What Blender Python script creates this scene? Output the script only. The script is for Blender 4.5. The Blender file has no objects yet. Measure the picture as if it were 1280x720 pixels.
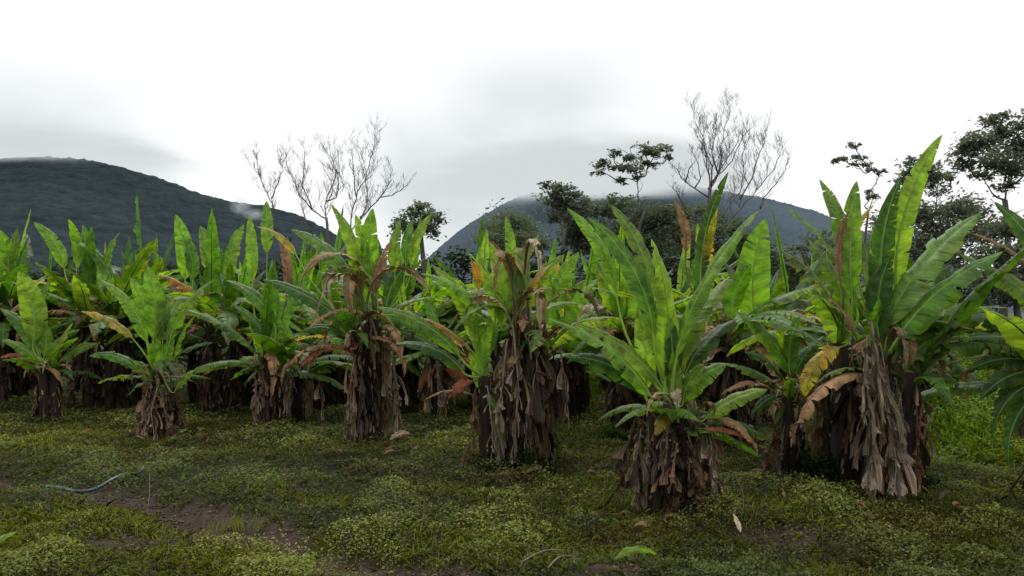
import bpy, math, random
import numpy as np
from mathutils import Vector, Matrix, Euler

R = random.Random(7)
F = 1004.0; HOR = 390.0; CAMZ = 2.0
scn = bpy.context.scene
col = scn.collection
def P(px, py, Y):
    return Vector(((px-640)/F*Y, Y, CAMZ+(HOR-py)/F*Y))

# ------------------------------------------------------------------ noise
_rs = np.random.RandomState(3)
_lat = _rs.rand(256, 256)
def vnoise(x, y):
    x = np.asarray(x, float); y = np.asarray(y, float)
    xi = np.floor(x).astype(int); yi = np.floor(y).astype(int)
    fx = x-xi; fy = y-yi
    fx = fx*fx*(3-2*fx); fy = fy*fy*(3-2*fy)
    a = _lat[xi % 256, yi % 256]; b = _lat[(xi+1) % 256, yi % 256]
    c = _lat[xi % 256, (yi+1) % 256]; d = _lat[(xi+1) % 256, (yi+1) % 256]
    return (a*(1-fx)+b*fx)*(1-fy)+(c*(1-fx)+d*fx)*fy
def fbm(x, y, o=4):
    s = 0; a = .5; t = 0
    for i in range(o):
        s = s+a*vnoise(x*2**i+17*i, y*2**i+5*i); t += a; a *= .5
    return s/t
def sstep(a, b, x):
    t = np.clip((x-a)/(b-a), 0, 1); return t*t*(3-2*t)

# dirt wheel track crossing the lower left
TR = [(-14, 13.2), (-6.6, 9.9), (-4.0, 8.55), (-2.2, 7.2), (-0.9, 6.25), (1.2, 5.2), (4.5, 4.6), (9, 4.3)]
def track_dist(x, y):
    x = np.asarray(x, float); y = np.asarray(y, float)
    d = np.full(np.broadcast(x, y).shape, 1e9)
    for (ax, ay), (bx, by) in zip(TR[:-1], TR[1:]):
        vx, vy = bx-ax, by-ay
        t = np.clip(((x-ax)*vx+(y-ay)*vy)/(vx*vx+vy*vy), 0, 1)
        d = np.minimum(d, np.hypot(x-ax-t*vx, y-ay-t*vy))
    return d
def dirt(x, y):
    n = fbm(np.asarray(x)*1.7, np.asarray(y)*1.7, 4)
    d = track_dist(x, y)
    w = .24+.55*(n-.5)
    m = 1-sstep(w-.12, w+.16, d)
    for (cx, cy, r) in ((2.35, 7.25, .26), (4.9, 7.7, .36), (-3.05, 6.95, .4), (.9, 6.2, .3)):
        dd = np.hypot((x-cx)/1.7, (y-cy)/.8)
        m = np.maximum(m, (1-sstep(r*.35, r*1.05, dd+(n-.5)*.9))*.9)
    return m
def gz(x, y):
    x = np.asarray(x, float); y = np.asarray(y, float)
    z = (fbm(x*.35, y*.35, 3)-.5)*.26+(fbm(x*1.3+9, y*1.3, 3)-.5)*.17
    z = z-.10*np.exp(-(track_dist(x, y)/.38)**2)
    z = z+.09*np.exp(-((track_dist(x, y)-.8)/.4)**2)*(fbm(x*.9, y*.9, 2))
    return z
def ground_at(x, y): return float(gz(x, y))

# ------------------------------------------------------------------ node helpers
def mat(name):
    m = bpy.data.materials.new(name); m.use_nodes = True
    m.node_tree.nodes.clear(); return m, m.node_tree
def N(nt, t, **kw):
    n = nt.nodes.new(t)
    for k, v in kw.items():
        if k in n.inputs.keys() if isinstance(k, str) else False: n.inputs[k].default_value = v
        else: setattr(n, k, v)
    return n
def ramp(nt, fac, stops):
    r = nt.nodes.new('ShaderNodeValToRGB'); e = r.color_ramp.elements
    while len(e) < len(stops): e.new(.5)
    for i, (p, c) in enumerate(stops):
        e[i].position = p; e[i].color = (*c, 1) if len(c) == 3 else c
    nt.links.new(fac, r.inputs[0]); return r
def mathn(nt, op, a, b=None, clamp=False):
    m = nt.nodes.new('ShaderNodeMath'); m.operation = op; m.use_clamp = clamp
    for i, v in enumerate((a, b)):
        if v is None: continue
        if isinstance(v, (int, float)): m.inputs[i].default_value = v
        else: nt.links.new(v, m.inputs[i])
    return m.outputs[0]
def mixc(nt, fac, a, b, mode='MIX'):
    m = nt.nodes.new('ShaderNodeMix'); m.data_type = 'RGBA'; m.blend_type = mode
    for s, v in ((m.inputs[0], fac), (m.inputs[6], a), (m.inputs[7], b)):
        if isinstance(v, (int, float)): s.default_value = v
        elif isinstance(v, tuple): s.default_value = (*v, 1) if len(v) == 3 else v
        else: nt.links.new(v, s)
    return m.outputs[2]
def noise(nt, vec, scale, detail=4, rough=.55):
    n = nt.nodes.new('ShaderNodeTexNoise'); n.inputs['Scale'].default_value = scale
    n.inputs['Detail'].default_value = detail; n.inputs['Roughness'].default_value = rough
    if vec is not None: nt.links.new(vec, n.inputs['Vector'])
    return n.outputs['Fac']
def bump(nt, h, strength, dist):
    b = nt.nodes.new('ShaderNodeBump'); b.inputs['Strength'].default_value = strength
    b.inputs['Distance'].default_value = dist; nt.links.new(h, b.inputs['Height']); return b.outputs[0]
def out(nt, sh):
    o = nt.nodes.new('ShaderNodeOutputMaterial'); nt.links.new(sh, o.inputs['Surface'])

def leafy(name, rough=.42, trans=.4, tcol=(1.5, 1.65, .55), veins=True, spec=.5, bmp=.5):
    m, nt = mat(name)
    at = N(nt, 'ShaderNodeAttribute', attribute_name='Col')
    c = at.outputs['Color']; nrm = None
    tc = nt.nodes.new('ShaderNodeTexCoord')
    if veins:
        mp = nt.nodes.new('ShaderNodeMapping'); nt.links.new(tc.outputs['UV'], mp.inputs[0])
        mp.inputs['Scale'].default_value = (70, 1.6, 1)
        v1 = noise(nt, mp.outputs[0], 1.0, 3, .6)
        mp2 = nt.nodes.new('ShaderNodeMapping'); nt.links.new(tc.outputs['UV'], mp2.inputs[0])
        mp2.inputs['Scale'].default_value = (16, .8, 1)
        v2 = noise(nt, mp2.outputs[0], 1.0, 2, .5)
        k = mathn(nt, 'ADD', mathn(nt, 'MULTIPLY', v1, .6), mathn(nt, 'MULTIPLY', v2, .9))
        k = mathn(nt, 'ADD', mathn(nt, 'MULTIPLY', mathn(nt, 'SUBTRACT', k, .75), 2.4), 1.0)
        blot = noise(nt, tc.outputs['Object'], 3.0, 4, .6)
        k = mathn(nt, 'MULTIPLY', k, mathn(nt, 'ADD', mathn(nt, 'MULTIPLY', blot, .9), .55))
        cc = nt.nodes.new('ShaderNodeCombineXYZ')
        for i in range(3): nt.links.new(k, cc.inputs[i])
        c = mixc(nt, 1.0, c, cc.outputs[0], 'MULTIPLY')
        nrm = bump(nt, mathn(nt, 'ADD', v1, v2), bmp, .012)
    else:
        k = noise(nt, tc.outputs['Object'], 9.0, 4, .65)
        kk = mathn(nt, 'ADD', mathn(nt, 'MULTIPLY', k, 1.1), .45)
        cc = nt.nodes.new('ShaderNodeCombineXYZ')
        for i in range(3): nt.links.new(kk, cc.inputs[i])
        c = mixc(nt, 1.0, c, cc.outputs[0], 'MULTIPLY')
        nrm = bump(nt, k, bmp, .02)
    p = nt.nodes.new('ShaderNodeBsdfPrincipled')
    nt.links.new(c, p.inputs['Base Color']); p.inputs['Roughness'].default_value = rough
    p.inputs['Specular IOR Level'].default_value = spec
    nt.links.new(nrm, p.inputs['Normal'])
    t = nt.nodes.new('ShaderNodeBsdfTranslucent')
    nt.links.new(mixc(nt, 1.0, c, tcol, 'MULTIPLY'), t.inputs['Color'])
    mx = nt.nodes.new('ShaderNodeMixShader'); mx.inputs[0].default_value = trans
    nt.links.new(p.outputs[0], mx.inputs[1]); nt.links.new(t.outputs[0], mx.inputs[2])
    out(nt, mx.outputs[0]); return m

M_leaf = leafy('banana_leaf', .47, .44, (2.3, 2.4, .42), spec=.33, bmp=.85)
M_dry = leafy('dry_leaf', .85, .12, (1.3, 1.1, .8), veins=True, spec=.15, bmp=.9)
M_tree = leafy('tree_foliage', .6, .45, (1.3, 1.4, .9), veins=False, spec=.3)
M_weed = leafy('weed_foliage', .8, .35, (1.6, 1.6, .4), veins=False, spec=.06, bmp=.1)

def bark(name, c1, c2, scale=6, stretch=(1, 1, .12)):
    m, nt = mat(name)
    tc = nt.nodes.new('ShaderNodeTexCoord'); mp = nt.nodes.new('ShaderNodeMapping')
    nt.links.new(tc.outputs['Object'], mp.inputs[0]); mp.inputs['Scale'].default_value = stretch
    n = noise(nt, mp.outputs[0], scale, 6, .7)
    r = ramp(nt, n, [(.3, c1), (.7, c2)])
    p = nt.nodes.new('ShaderNodeBsdfPrincipled'); p.inputs['Roughness'].default_value = .85
    p.inputs['Specular IOR Level'].default_value = .2
    nt.links.new(r.outputs[0], p.inputs['Base Color'])
    nt.links.new(bump(nt, n, .8, .03), p.inputs['Normal'])
    out(nt, p.outputs[0]); return m
M_stem = bark('pseudostem', (.008, .006, .005), (.045, .030, .020), 14)
M_pet = bark('petiole_green', (.05, .09, .015), (.14, .20, .04), 10)
M_bark = bark('tree_bark', (.05, .048, .045), (.12, .11, .10), 4, (1, 1, .3))
M_bare = bark('dead_wood', (.06, .055, .052), (.13, .12, .115), 3, (1, 1, .4))
M_twig = bark('dry_stick', (.10, .08, .06), (.26, .21, .16), 20)

# ------------------------------------------------------------------ object helpers
def mesh_obj(name, V, Fc, m, parent=None, colors=None, uvs=None, loc=None, smooth=True):
    me = bpy.data.meshes.new(name)
    me.from_pydata([tuple(v) for v in V], [], Fc)
    if colors is not None:
        a = me.color_attributes.new('Col', 'FLOAT_COLOR', 'POINT')
        arr = np.ones((len(V), 4), np.float32); arr[:, :3] = np.array(colors, np.float32)[:, :3]
        a.data.foreach_set('color', arr.ravel())
    if uvs is not None:
        ul = me.uv_layers.new(name='UVMap')
        idx = np.empty(len(me.loops), np.int32); me.loops.foreach_get('vertex_index', idx)
        ul.data.foreach_set('uv', np.array(uvs, np.float32)[idx].ravel())
    if smooth: me.polygons.foreach_set('use_smooth', [True]*len(me.polygons))
    me.materials.append(m)
    return link(name, me, parent, loc)
def link(name, me, parent=None, loc=None):
    o = bpy.data.objects.new(name, me); col.objects.link(o)
    if parent: o.parent = parent
    if loc is not None: o.location = loc
    return o
def bulk(name, V, T, m, C=None, parent=None, loc=None, k=3):
    """big numpy mesh; T is (n,k) faces"""
    me = bpy.data.meshes.new(name)
    V = np.asarray(V, np.float32); T = np.asarray(T, np.int32)
    me.vertices.add(len(V)); me.vertices.foreach_set('co', V.ravel())
    me.loops.add(T.size); me.loops.foreach_set('vertex_index', T.ravel())
    me.polygons.add(len(T)); me.polygons.foreach_set('loop_start', np.arange(0, T.size, k, dtype=np.int32))
    me.update(calc_edges=True); me.validate()
    if C is not None:
        a = me.color_attributes.new('Col', 'FLOAT_COLOR', 'POINT')
        arr = np.ones((len(V), 4), np.float32); arr[:, :3] = C
        a.data.foreach_set('color', arr.ravel())
    me.materials.append(m)
    return link(name, me, parent, loc)
def thing(name, label, cat, loc, group=None):
    o = bpy.data.objects.new(name, None); col.objects.link(o)
    o.empty_display_size = .2; o.location = loc
    tag(o, label, cat, group); return o
def tag(o, label=None, cat=None, group=None, kind=None):
    if label: o['label'] = label
    if cat: o['category'] = cat
    if group: o['group'] = group
    if kind: o['kind'] = kind
    return o

def tube(V, Fc, pts, rad, n=6, cap=True):
    """append a tapered tube along pts"""
    b = len(V); prev = None
    for i, p in enumerate(pts):
        t = (pts[min(i+1, len(pts)-1)]-pts[max(i-1, 0)])
        t = t.normalized() if t.length > 1e-9 else Vector((0, 0, 1))
        if prev is None:
            a = t.cross(Vector((.13, .97, .21))).normalized()
        else:
            a = (prev-t*prev.dot(t)).normalized()
        prev = a; c = t.cross(a)
        for k in range(n):
            an = 2*math.pi*k/n
            V.append(p+(a*math.cos(an)+c*math.sin(an))*rad[i])
    for i in range(len(pts)-1):
        for k in range(n):
            k2 = (k+1) % n
            Fc.append((b+i*n+k, b+i*n+k2, b+(i+1)*n+k2, b+(i+1)*n+k))
    if cap:
        Fc.append(tuple(b+k for k in reversed(range(n))))
        e = b+(len(pts)-1)*n
        Fc.append(tuple(e+k for k in range(n)))

def bez(p0, p1, p2, p3, t):
    s = 1-t
    return p0*(s**3)+p1*(3*s*s*t)+p2*(3*s*t*t)+p3*(t**3)

# ------------------------------------------------------------------ banana leaves
KIND = {  # base colour, tip/edge tint amount brown, yellow
    'bright': (.110, .220, .018), 'mid': (.060, .145, .016), 'dark': (.030, .082, .014),
    'pale': (.095, .175, .045), 'lime': (.145, .240, .022), 'yellow': (.26, .24, .03),
    'orange': (.42, .15, .02), 'brown': (.20, .115, .06), 'red': (.22, .07, .035)}
BRN = Vector((.17, .10, .055)); YEL = Vector((.30, .25, .025)); ORG = Vector((.42, .19, .02))

def blade(rnd, p0, pa, pb, p1, width, nraw, kind='mid', rag=.4, fold=.35, droop=.25, wave=1.0, twist=0.0, brown=.15, res=1.0):
    """Blade swept along the bezier p0 pa pb p1; returns V, F, C, UV"""
    V = []; Fc = []; C = []; UV = []
    L = (p1-p0).length+1e-6
    base = Vector(KIND[kind])*rnd.uniform(.85, 1.18)
    ym = rnd.random()
    def frame(u):
        c = bez(p0, pa, pb, p1, u)
        t = (bez(p0, pa, pb, p1, min(1, u+.01))-bez(p0, pa, pb, p1, max(0, u-.01))).normalized()
        n = nraw-t*nraw.dot(t)
        n = n.normalized() if n.length > 1e-4 else t.orthogonal().normalized()
        if twist:
            n = Matrix.Rotation(twist*u, 3, t) @ n
        return c, t, n, t.cross(n)
    ph = [rnd.uniform(0, 6.28) for _ in range(6)]
    SS = [0, .16, .4, .65, .86, 1.0]
    foldu = fold
    for side in (-1, 1):
        nt_ = int(2+rag*rnd.uniform(8, 26)) if rnd.random() < .9 else 1
        cuts = sorted(rnd.uniform(.06, .97) for _ in range(nt_))
        ed = [0.0]
        for c_ in cuts:
            if c_-ed[-1] > .018: ed.append(c_)
        ed.append(1.0)
        for ua, ub in zip(ed[:-1], ed[1:]):
            n_ = max(2, int((ub-ua)*26*res)+1)
            g = rnd.uniform(.03, .30)*(.45+rag) if len(ed) > 2 else 0
            s0 = rnd.uniform(.15, .7) if rnd.random() < .55 else .05
            dth = rnd.gauss(0, .22)*rag+(rnd.uniform(-.5, -.1)*rag if rnd.random() < .3 else 0)
            segbr = brown*rnd.choice([0, 0, .4, 1, 2]) if rag > .2 else brown*.5
            trim = rnd.uniform(.82, 1.0) if rag > .3 and rnd.random() < .45 else 1.0
            mid = (ua+ub)/2
            b = len(V)
            for i in range(n_+1):
                u = ua+(ub-ua)*i/n_
                for j, s in enumerate(SS):
                    sq = max(0, (s-s0)/(1-s0))**1.3
                    uu = mid+(u-mid)*(1-g*sq)
                    uu = min(1, max(0, uu))
                    w = (1-math.exp(-uu/.09))*max(0, 1-uu**3.0)**.85*width*.5*1.05
                    us = min(1, uu+.35*s*w/L)
                    c, t, n, sd = frame(us if s > 0 else uu)
                    ss = s*trim if s > .8 else s
                    th = foldu-(droop+.5*foldu)*s*1.2+dth*s
                    x = w*ss*math.cos(th); z = w*ss*math.sin(th)
                    z += wave*s*s*w*.10*math.sin(uu*19+ph[0]+side)+wave*s*w*.035*math.sin(uu*47+ph[1]*side)
                    edge = rnd.uniform(-.07, .02)*w*(.3+rag) if s == 1 else 0
                    V.append(c+sd*side*(x+edge)+n*z)
                    # colour
                    k = max(0, min(1, (s-.80)*4.0*segbr*3+(uu-.88)*6*brown*2+(segbr-.35)*1.0*s))
                    cc = base.copy()
                    yl = max(0, min(1, (s-.55)*1.2*segbr*3+(ym > .8)*.25))
                    cc = cc.lerp(YEL*(.5+.5*base.y/.15 if base.y < .15 else 1), yl*.6)
                    if kind in ('yellow', 'orange'):
                        q = float(vnoise(uu*9+ph[2]*7, s*side*2.5+ph[3]*3))
                        cc = cc.lerp(ORG if kind == 'yellow' else BRN, sstep(.4, .75, q)*.8)
                        cc = cc.lerp(Vector((.07, .15, .02)), sstep(.55, .9, float(vnoise(uu*5+ph[4], 3)))*.6*(1-s))
                    cc = cc.lerp(BRN, k)
                    if s == 0: cc = cc.lerp(Vector((.20, .27, .08)), .5 if kind not in ('brown', 'red') else 0)
                    C.append(cc); UV.append((u*L*.6+side*7+ph[5], side*s))
            m_ = len(SS)
            for i in range(n_):
                for j in range(m_-1):
                    q = (b+i*m_+j, b+i*m_+j+1, b+(i+1)*m_+j+1, b+(i+1)*m_+j)
                    Fc.append(q if side > 0 else q[::-1])
    return V, Fc, C, UV

def petiole_geo(root, p0, pa, pb, p1, r):
    """stalk from the crown to the blade and on as midrib under the blade"""
    V = []; Fc = []
    t0 = (bez(p0, pa, pb, p1, .02)-p0).normalized()
    d = (p0-root).length
    pts = []; rad = []
    if d > .03:
        for i in range(6):
            q = i/6
            c = root*(1-q)**2+(p0-t0*d*.45)*2*q*(1-q)+p0*q*q
            pts.append(c); rad.append(r*(2.0-1.0*q))
    for i in range(11):
        q = i/10
        pts.append(bez(p0, pa, pb, p1, q*.97)); rad.append(r*(1-.85*q))
    tube(V, Fc, pts, rad, 5)
    return V, Fc

def sub(vs, o): return [v-o for v in vs]

# ------------------------------------------------------------------ dry leaf library
def dry_mesh(seed, n=26, reach=.12, tone=1.0, big=1.0):
    rnd = random.Random(seed)
    V = []; Fc = []; C = []; UV = []
    tones = [(.38, .24, .145), (.25, .15, .085), (.13, .078, .046), (.44, .35, .25), (.32, .18, .095), (.08, .048, .030), (.31, .25, .19), (.22, .125, .068)]
    tb = Vector(rnd.choice(tones))
    kx = rnd.uniform(-.12, .12); ky = rnd.uniform(-.12, .12); kp = rnd.uniform(0, 6)
    def rib(t):
        return Vector((reach*(1-math.exp(-t*3.2))+kx*t*t*.6+.012*math.sin(t*11+kp), ky*math.sin(t*2.5)+.012*math.sin(t*9+kp*2), .06*math.sin(min(1, t*3.5)*math.pi)-t*(1 if t > .15 else t/.15)))
    pts = [rib(i/14) for i in range(15)]
    tube(V, Fc, pts, [.013*(1-.75*i/14) for i in range(15)], 4)
    for v in V: C.append(tb*.5*tone); UV.append((v.z*.5, 0))
    sd0 = rnd.uniform(0, 6.28)
    for i in range(n):
        t = .10+.88*(i+rnd.uniform(-.6, .6))/n
        t = max(.06, t)
        c = rib(t); a = sd0+(math.pi if i % 2 else 0)+rnd.gauss(0, .7)
        out_ = Vector((math.cos(a), math.sin(a), 0)); sidev = Vector((-out_.y, out_.x, 0))
        ln = (.05+.30*rnd.random()**1.8)*(1.1-.2*t)*big; wd = rnd.uniform(.010, .042)*(1.15-.3*t)*big
        if rnd.random() < .18: ln *= 1.1; wd *= 1.9
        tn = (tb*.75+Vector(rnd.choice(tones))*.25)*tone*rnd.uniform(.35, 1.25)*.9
        b = len(V); rows = 4; cols = 4
        fl = rnd.uniform(.1, .65); cu = rnd.uniform(-1.2, 1.0)
        fd = rnd.uniform(.8, 2.2)*rnd.choice([-1, 1]); tw = rnd.uniform(-2.2, 2.2)
        flare = rnd.uniform(.5, 1.5)
        for r_ in range(rows+1):
            q = r_/rows
            ww = wd*(.25+flare*q)*(1 if q < .95 else rnd.uniform(.2, 1.0))
            cen = c+out_*(ln*fl*math.sin(q*1.8)+.008)+Vector((0, 0, -ln*q))+out_*(cu*ln*.22*q*q)
            ang = tw*q
            sv = sidev*math.cos(ang)+out_*math.sin(ang); ov = out_*math.cos(ang)-sidev*math.sin(ang)
            for k in range(cols+1):
                e = k/cols*2-1
                zz = (1, .1, .75, 0, 1)[k]
                V.append(cen+sv*ww*e+ov*ww*fd*(zz-.5)*.7+Vector((rnd.uniform(-1, 1), rnd.uniform(-1, 1), rnd.uniform(-2.4, 2.4)*(q > .9)+rnd.uniform(-1, 1)))*.007*big)
                C.append(tn*(.5+.7*q)); UV.append((e*.3+i*.7, q))
        for r_ in range(rows):
            for k in range(cols):
                q0 = b+r_*(cols+1)+k
                Fc.append((q0, q0+1, q0+cols+2, q0+cols+1))
    o = mesh_obj('tmp', V, Fc, M_dry, None, C, UV, smooth=False)
    me = o.data; bpy.data.objects.remove(o); me.name = 'dry_leaf'
    return me
DRY = [dry_mesh(100+i, 26, (.02, .04, .07)[i % 3], .28, 1.1) for i in range(6)]  # inner strands: shade inside the skirts put into a near-black tone
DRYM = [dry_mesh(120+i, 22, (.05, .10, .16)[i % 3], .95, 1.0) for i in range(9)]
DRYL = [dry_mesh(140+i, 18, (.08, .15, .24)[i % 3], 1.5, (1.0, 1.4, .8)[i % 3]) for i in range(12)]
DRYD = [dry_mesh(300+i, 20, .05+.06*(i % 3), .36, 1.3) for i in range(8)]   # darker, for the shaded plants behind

# ------------------------------------------------------------------ leaf library for the plants behind
def lib_leaf(seed, elev, curl, kind, width, rag, brown):
    rnd = random.Random(seed)
    e = math.radians(elev)
    d0 = Vector((math.cos(e), 0, math.sin(e)))
    root = Vector((0, 0, 0)); p0 = Vector((d0.x*.8, 0, d0.z))*.13
    e2 = e-curl
    d1 = Vector((math.cos(e-curl*.5), rnd.uniform(-.08, .08), math.sin(e-curl*.5)))
    d2 = Vector((math.cos(e2), rnd.uniform(-.15, .15), math.sin(e2)))
    pa = p0+d0*.37; pb = pa+d1*.37; p1 = pb+d2*.37
    nraw = Vector((-1.0, rnd.uniform(-.5, .5), .9 if elev > 55 else 2.0)).normalized()
    V, Fc, C, UV = blade(rnd, p0, pa, pb, p1, width, nraw, kind, rag, rnd.uniform(.15, .55), rnd.uniform(.1, .5), 1.0, rnd.uniform(-.5, .5), brown, .75)
    b = len(V)
    V2, F2 = petiole_geo(root, p0, pa, pb, p1, .011)
    V += V2; Fc += [tuple(i+b for i in f) for f in F2]
    for v in V2: C.append(Vector((.10, .15, .04)) if kind not in ('brown', 'red') else BRN*.7); UV.append((0, 0))
    o = mesh_obj('tmp', V, Fc, M_leaf if kind not in ('brown', 'red') else M_dry, None, C, UV)
    me = o.data; bpy.data.objects.remove(o); me.name = 'leaf'
    if kind.startswith('limp'): me.materials[0] = M_dry
    return me
LIB = {'erect': [], 'mid': [], 'arch': [], 'old': []}
for i in range(8): LIB['erect'].append(lib_leaf(500+i, R.uniform(74, 88), R.uniform(.0, .25), R.choice(['bright', 'mid', 'dark', 'mid', 'dark']), R.uniform(.14, .21), R.choice([.05, .2, .5]), .05))
for i in range(10): LIB['mid'].append(lib_leaf(520+i, R.uniform(42, 66), R.uniform(.4, 1.15), R.choice(['mid', 'mid', 'bright', 'dark', 'dark', 'pale']), R.uniform(.19, .29), R.uniform(.4, .95), .2))
for i in range(14): LIB['arch'].append(lib_leaf(540+i, R.uniform(18, 52), R.uniform(.7, 1.7), R.choice(['mid', 'mid', 'dark', 'pale']), R.uniform(.20, .30), R.uniform(.6, 1.0), .3))
for i in range(8): LIB['old'].append(lib_leaf(560+i, R.uniform(15, 50), R.uniform(1.0, 2.2), R.choice(['yellow', 'brown', 'brown', 'orange', 'dark', 'brown']), R.uniform(.13, .2), 1.0, .5))

LIB['limp'] = []
for i in range(12):
    KIND['limp%d' % i] = R.choice([(.20, .12, .07), (.30, .21, .13), (.13, .08, .05), (.36, .29, .21), (.24, .11, .06)])
    LIB['limp'].append(lib_leaf(600+i, R.uniform(58, 80), R.uniform(2.6, 3.6), 'limp%d' % i, R.uniform(.08, .15), 1.0, .6))
def put(me, name, parent, loc, rz, sc, tilt=0, roll=0):
    o = link(name, me, parent, loc)
    o.rotation_euler = Euler((roll, tilt, rz)); o.scale = (sc, sc, sc) if isinstance(sc, (int, float)) else sc
    return o

# ------------------------------------------------------------------ plants
def skirt(root, base, tops, rnd, n, spread, lib, drop=None):
    """dead leaves hanging round the stem(s)"""
    if lib is DRY: n = int(n*.66)
    for i in range(n):
        tp = rnd.choice(tops)
        a = rnd.uniform(0, 6.283)
        k = .55+.45*spread
        if lib is DRY:
            q = rnd.random()
            src = DRY if q < .30 else DRYM if q < .68 else DRYL
            h = tp.z*(rnd.uniform(.6, 1.0) if src is DRY else rnd.uniform(.72, 1.04))
            ln = (h-.02)*(rnd.uniform(.55, 1.0) if rnd.random() < .6 else rnd.uniform(.85, 1.0))
            rr = .04 if src is DRY else .08
        else:
            src = lib; h = tp.z*rnd.uniform(.6, 1.0); ln = (h-.02)*rnd.uniform(.55, 1.0); rr = .05
        ln = max(ln, .3); xy = ln*k*rnd.uniform(.75, 1.25)
        put(rnd.choice(src), 'dry_leaf', root, (tp.x+math.cos(a)*rr, tp.y+math.sin(a)*rr, h), a, (xy, xy, ln), rnd.uniform(-.06, .04), rnd.uniform(-.08, .08))

def stems(root, rnd, tops, r=.10):
    for tp in tops:
        V = []; Fc = []
        b = Vector((tp.x*.8+rnd.uniform(-.03, .03), tp.y*.8, -.15))
        pts = []; rad = []
        for i in range(9):
            q = i/8
            pts.append(b.lerp(tp, q)+Vector((math.sin(q*4+tp.x*7)*.02, math.cos(q*5)*.02, 0)))
            rad.append(r*(1.25-.55*q)*(1+.07*math.sin(q*20)))
        tube(V, Fc, pts, rad, 10)
        C = [Vector((.05, .035, .02)).lerp(Vector((.06, .08, .02)), max(0, min(1, v.z/tp.z))**4) for v in V]
        mesh_obj('stem', V, Fc, M_stem, root, C)

def fill_leaves(root, rnd, tp, n, Ls, mix=(3, 4, 4, 1), az0=None):
    for i in range(n):
        t = rnd.choices(['erect', 'mid', 'arch', 'old'], mix)[0]
        a = i*2.4+rnd.uniform(-.5, .5)
        s = Ls*rnd.uniform(.8, 1.15)*(.85 if t == 'old' else 1)
        put(rnd.choice(LIB[t]), 'leaf', root, tp+Vector((0, 0, rnd.uniform(-.25, .05) if t == 'erect' else rnd.uniform(-.7, .0))), a, s, rnd.uniform(-.1, .1), rnd.uniform(-.1, .1))

def authored(root, base, Y, crowns, leaves, rnd):
    for lf in leaves:
        bx, by, tx, ty, w, kind = lf[:6]
        opt = lf[6] if len(lf) > 6 else {}
        p0 = P(bx, by, Y); p1 = P(tx, ty, Y)
        crown = min(crowns, key=lambda c: (c-p0).length) if 'c' not in opt else crowns[opt['c']]
        cl_ = Vector((crown.x, Y, crown.z)); Lb = (p1-p0).length
        if (cl_-p0).length > .12: p0 = p0.lerp(cl_, min(.40, .35*Lb/(cl_-p0).length))
        L = (p1-p0).length
        lean = opt.get('d', rnd.uniform(-.35, .25))
        p0.y += lean*.3*L+rnd.uniform(-.05, .05); p1.y += lean*L
        # keep the picture position while moving in depth
        p0 = Vector((p0.x*(p0.y/Y), p0.y, CAMZ+(p0.z-CAMZ)*(p0.y/Y)))
        p1 = Vector((p1.x*(p1.y/Y), p1.y, CAMZ+(p1.z-CAMZ)*(p1.y/Y)))
        ax = p1-p0
        hor = Vector((ax.x, ax.y, 0)).length/ax.length
        arch = opt.get('a', .10+.10*hor)
        up = Vector((0, 0, 1)); side = up-ax.normalized()*up.dot(ax.normalized())
        side = side.normalized() if side.length > .05 else Vector((rnd.uniform(-1, 1), -.3, 0)).normalized()
        pa = p0.lerp(p1, .33)+side*arch*L; pb = p0.lerp(p1, .70)+side*arch*.9*L
        nraw = (up*(1.1 if hor > .5 else .5)+Vector((rnd.uniform(-.5, .5), -opt.get('f', .9), 0))-Vector((ax.x, ax.y, 0)).normalized()*.4).normalized()
        width = w/F*Y*opt.get('wk', 1.2)
        rag = opt.get('r', .45)
        V, Fc, C, UV = blade(rnd, p0, pa, pb, p1, width, nraw, kind, rag, opt.get('fold', rnd.uniform(.15, .5)), opt.get('droop', .15+.25*hor), 1.0,
                             opt.get('tw', rnd.uniform(-.35, .35)), opt.get('br', .12 if kind not in ('yellow', 'orange') else .5), 1.25)
        dm = kind in ('brown', 'red')
        o = mesh_obj('leaf', sub(V, base), Fc, M_dry if dm else M_leaf, root, C, UV)
        sc_ = Vector((.22, .30, .08)) if not dm else Vector((.13, .09, .06))
        if kind in ('yellow', 'orange', 'brown', 'red'):
            o['label'] = {'yellow': 'yellowing leaf with orange patches', 'orange': 'orange dying leaf', 'brown': 'withered brown leaf', 'red': 'reddish withered leaf'}[kind]
        V2, F2 = petiole_geo(crown, p0, pa, pb, p1, .0095*max(.7, min(1.4, L)))
        mesh_obj('leaf_stalk', sub(V2, base), F2, M_dry if dm else M_leaf, o, [sc_]*len(V2), [(.5, .2)]*len(V2))

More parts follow.
